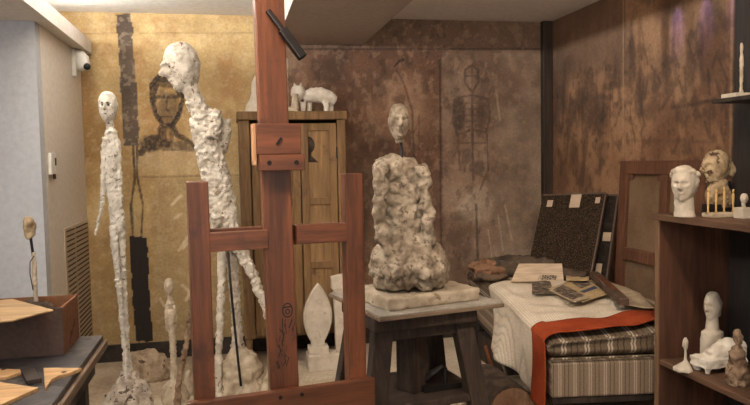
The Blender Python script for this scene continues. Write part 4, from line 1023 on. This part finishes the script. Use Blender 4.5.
# figurine on the bracket shelf
c = at(741, 98, 2.66); x, y = c.x, 2.66
t = thing('shelf_figurine', 'thin white figurine on a flat base on the small bracket shelf, upper right', 'figurine', (x, y, 1.69))
build('base', MB().box((x-.06, y-.04, 1.69), (x+.035, y+.05, 1.708)), M['pl_clean'], t, bevel=.003)
a = MB(); a.rings([(x, y, 1.707, .011, .011), (x, y, 1.725, .006, .006), (x+.001, y, 1.79, .008, .008), (x+.001, y, 1.85, .009, .008), (x, y, 1.89, .005, .005), (x, y, 1.905, .0075, .008), (x, y, 1.925, .004, .004)], 14)
sculpt('body', a, M['pl_buff'], t, .003, .002, 70)

# ------------------------------------------------------------------ work table at left
TX, TY, TZ = -.535, 3.03, .75
t = thing('work_table', 'dark paint-stained work table in the left foreground', 'table', (-1.0, 2.3, 0))
build('top', MB().box((-1.75, 1.2, TZ-.022), (TX, TY, TZ)), M['table'], t, bevel=.003)
build('edge_board', MB().box((TX-.02, 1.2, TZ-.055), (TX+.014, TY+.012, TZ-.0225)), M['tableedge'], t, bevel=.003)
build('edge_board', MB().box((-1.75, TY-.02, TZ-.055), (TX-.0205, TY+.01, TZ-.0225)), M['tableedge'], t, bevel=.003)
build('apron', MB().box((TX-.06, 1.25, TZ-.15), (TX-.03, TY-.04, TZ-.0555)), M['post'], t, bevel=.003)
for x, y in ((TX-.09, TY-.09), (-1.68, TY-.09), (TX-.09, 1.3), (-1.68, 1.3)):
    build('leg', MB().box((x-.035, y-.035, 0), (x+.035, y+.035, TZ-.0555)), M['post'], t, bevel=.004)
# carton
bx0, bx1, by0, by1, bz = -1.18, -.625, 2.745, 3.012, .178
t = thing('carton', 'brown carton with a loose lid board standing on the work table', 'box', ((bx0+bx1)/2, 2.88, TZ))
w = .006
build('front', MB().box((bx0, by0, TZ), (bx1, by0+w, TZ+bz)), M['cartonfront'], t, bevel=.001)
build('back', MB().box((bx0, by1-w, TZ), (bx1, by1, TZ+bz)), M['carton'], t, bevel=.001)
build('side', MB().box((bx1-w, by0+w, TZ), (bx1+.0005, by1-w, TZ+bz)), M['carton'], t, bevel=.001)
build('side', MB().box((bx0, by0+w, TZ), (bx0+w, by1-w, TZ+bz)), M['carton'], t, bevel=.001)
build('bottom', MB().box((bx0+w, by0+w, TZ), (bx1-w, by1-w, TZ+.006)), M['carton'], t)
z1 = TZ+bz+.002
fl = MB(); poly = [(-1.15, 2.86), (-.85, 2.945), (-.638, 2.675), (-.735, 2.53), (-1.15, 2.48)]
fl.prism(poly, .006, Matrix.Translation((0, 0, z1)))
o = build('lid', fl, M['cartonlid'], t, bevel=.0015)
pk = MB()
for i in range(9): pk.ball((-.70-.02*i % .09 - .02, 2.84+.017*i, TZ+.13+.004*(i % 3)), (.04, .03, .035), 10, 8)
o = sculpt('crumpled_packing', pk, M['cloth_g'], None, .008, .006, 40, .008, 20, loc=(-.75, 2.9, TZ+.006)); tag(o, 'grey crumpled packing inside the carton', 'packing')
# thin head on a stick standing in the carton
Y = 2.97; c = P(36, 300, Y)
t = thing('rod_sculpture', 'small rough head on a thin rod standing behind the lid of the carton', 'sculpture', (c.x, Y, TZ+.006))
a = MB(); limb(a, [(33.5, 252, 1.6), (34, 262, 2), (34.6, 275, 2.2), (35.3, 290, 2), (36, 302, 2.2)], Y); q = P(36, 302, Y); a.tube([q, (q.x, Y, TZ+.006)], .008)
sculpt('shaft', a, M['pl_buff'], t, .004, .004, 70)
a = MB(); a.head(P(29.5, 228, Y), px(21, Y), px(10, Y), px(12, Y), -20, 0, .9); sculpt('head', a, M['bronze'], t, .004, .004, 60, .006, 30)
build('rod', MB().tube([P(30, 222, Y), P(31, 240, Y), P(34, 262, Y+.004)], .0055, 8), M['iron'], t, True)
build('wire', MB().tube([P(34, 256, Y-.012), P(30, 262, Y-.015), P(30, 274, Y-.015), P(33, 290, Y-.012)], .002, 6), M['cable'], t, True)
# offcuts of plywood
def offcut(label, poly, rz=0, z=TZ, th=.012):
    cx = sum(p[0] for p in poly)/len(poly); cy = sum(p[1] for p in poly)/len(poly)
    t = MB().prism([(x-cx, y-cy) for x, y in poly], th)
    o = build('wood_offcut', t, M['ply'], None, bevel=.0015, local=True); o.location = (cx, cy, z); tag(o, label, 'wood offcut')
    h = MB(); h.tube([(.01, .03, th), (.01, .03, th+.0006)], .009, 12); build('knot', h, M['cartonfront'], o, local=True)
    return o
offcut('triangular plywood offcut with a notched edge near the right edge of the work table', [(-.648, 2.545), (-.516, 2.508), (-.548, 2.455), (-.572, 2.44), (-.588, 2.40), (-.583, 2.30)][::-1])
offcut('larger plywood offcut lying at the near left of the work table', [(-.80, 2.44), (-.742, 2.41), (-.607, 2.318), (-.675, 2.18), (-.86, 2.1)][::-1])
offcut('small plywood offcut by the foot of the carton', [(-.87, 2.62), (-.785, 2.572), (-.693, 2.535), (-.745, 2.465), (-.85, 2.47)][::-1])
c = at(38, 397, 2.2); 
o = build('dark_strip', MB().bar((-.70, 2.55, TZ+.008), (-.64, 2.40, TZ+.008), .045, .014, (1, 0, 0)), M['post'], None, bevel=.002, loc=(-.68, 2.48, TZ)); tag(o, 'dark wooden strip lying between the plywood offcuts', 'wood strip')

# ------------------------------------------------------------------ log and sticks by the bed

LX, LY, LR = 1.40, 3.36, .136
t = thing('log', 'short round log lying on the floor half under the near edge of the bed', 'log', (LX, LY, 0))
a = MB(); vs = []
random.seed(11)
n = 28; rr = [LR*(1+.05*nz(Vector((cos(2*pi*k/n)*2, sin(2*pi*k/n)*2, 5)))-.03) for k in range(n)]
for y in (LY, LY+.012, LY+.2, LY+.42):
    for k in range(n):
        q = rr[k]*(.96 if y == LY else 1); vs.append((LX+q*cos(2*pi*k/n), y, LR+q*sin(2*pi*k/n)))
fs = [(i*n+k, i*n+(k+1) % n, (i+1)*n+(k+1) % n, (i+1)*n+k) for i in range(3) for k in range(n)] + [tuple(range(n)), tuple(range(3*n, 4*n))[::-1]]
a.add(vs, fs); zmin = min(p[2] for p in vs); a.v = [Vector((p.x, p.y, p.z-zmin)) for p in a.v]
build('bark', a, M['log'], t, bevel=.004)
a = MB(); a.add([(LX+.93*rr[k]*cos(2*pi*k/n), LY-.002, LR-zmin+.93*rr[k]*sin(2*pi*k/n)) for k in range(n)], [tuple(range(n))]); a.add([(LX+.93*rr[k]*cos(2*pi*k/n), LY+.004, LR-zmin+.93*rr[k]*sin(2*pi*k/n)) for k in range(n)], [tuple(range(n))[::-1]])
build('sawn_end', a, M['logend'], t)
for (x0, y0, x1, y1, z1, r_, lab) in ((1.60, 4.05, 1.63, 4.35, .20, .016, 'reddish stick leaning under the far left side of the bed'), (1.66, 4.02, 1.72, 4.35, .20, .013, 'thinner stick under the bed beside the reddish one')):
    o = build('stick', MB().tube([(x0, y0, r_), (x1, y1, z1)], r_, 10), M['easel' if r_ > .014 else 'stick'], None, True, loc=(x0, y0, 0)); tag(o, lab, 'stick')
o = build('dark_crate', MB().box((1.72, 4.3, 0), (2.1, 4.75, .2)).box((1.715, 4.295, .07), (2.105, 4.755, .1)), M['post'], None, bevel=.006, loc=(1.9, 4.5, 0)); tag(o, 'low dark wooden crate pushed under the bed', 'crate')

# ------------------------------------------------------------------ light
def area(name, loc, target, size, power, col, sy=None, spread=180):
    d = bpy.data.lights.new(name, 'AREA'); d.energy = power; d.color = col; d.shape = 'RECTANGLE' if sy else 'SQUARE'; d.size = size; d.spread = R(spread)
    if sy: d.size_y = sy
    o = bpy.data.objects.new(name, d); COL.objects.link(o); o.location = loc
    o.rotation_euler = (Vector(target)-Vector(loc)).to_track_quat('-Z', 'Y').to_euler(); return o
def spot(name, loc, target, power, col, ang, blend=.6, rad=.05):
    d = bpy.data.lights.new(name, 'SPOT'); d.energy = power; d.color = col; d.spot_size = R(ang); d.spot_blend = blend; d.shadow_soft_size = rad
    o = bpy.data.objects.new(name, d); COL.objects.link(o); o.location = loc
    o.rotation_euler = (Vector(target)-Vector(loc)).to_track_quat('-Z', 'Y').to_euler(); return o
# cove strip on top of the left soffit, washing the ceiling and the top of the back wall
o = area('cove_strip', (-1.12, 2.6, 2.37), (-.2, 2.9, 2.8), .06, 155, (1, .97, .92), None); o.data.shape = 'RECTANGLE'; o.data.size = .06; o.data.size_y = 4.3
o.rotation_euler = Matrix(((0, 0, 1), (0, 1, 0), (-1, 0, 0))).to_euler(); 
zax = -(Vector((.75, 0, .65)).normalized()); yax = Vector((0, 1, 0)); xax = yax.cross(zax)
o.rotation_euler = Matrix((xax, yax, zax)).transposed().to_euler()
# daylight from the window side on the near left
area('daylight', (-2.5, .6, 1.9), (-1.6, 4.2, 1.3), 1.2, 7, (.84, .9, 1), 1.4, 100)
# ceiling spots of the gallery, behind and above the viewer
spot('spot_left', (-.6, 2.2, 2.5), (-.3, 5.2, .9), 60, (1, .84, .62), 90, 1, .12)
spot('spot_centre', (-.2, 1.3, 2.5), (.7, 3.4, .9), 85, (1, .87, .72), 75, 1, .12)
spot('spot_right', (1.2, 1.6, 2.5), (2.0, 4.1, .7), 130, (1, .8, .6), 90, 1, .12)
spot('spot_back', (1.3, 2.9, 2.5), (1.7, 5.3, 1.2), 75, (1, .82, .64), 110, 1, .12)
for y, pw in ((3.24, 6), (3.47, 9), (3.72, 11)):                      # small violet wall lamps
    spot('violet_lamp', (XR-.16, y, 2.52), (XR, y-.0, 2.2), pw, (.36, .26, 1), 25, .8, .01)
area('fill_light', (.3, -1.3, 1.3), (.5, 4, 1.4), 3.0, 18, (1, .93, .86), 1.8)  # unseen fill panel added behind the camera to lift fronts and ceiling
area('ceiling_bounce', (.3, 1.6, 2.5), (.3, 1.8, 0), 2.4, 24, (1, .9, .8), 2.4)
w = bpy.data.worlds.new('world'); S.world = w; w.use_nodes = True
bg = w.node_tree.nodes['Background']; bg.inputs[0].default_value = (1, .92, .84, 1); bg.inputs[1].default_value = .4
S.view_settings.view_transform = 'Standard'; S.view_settings.look = 'None'; S.view_settings.gamma = 1; S.view_settings.use_curve_mapping = False
S.view_settings.exposure = 0
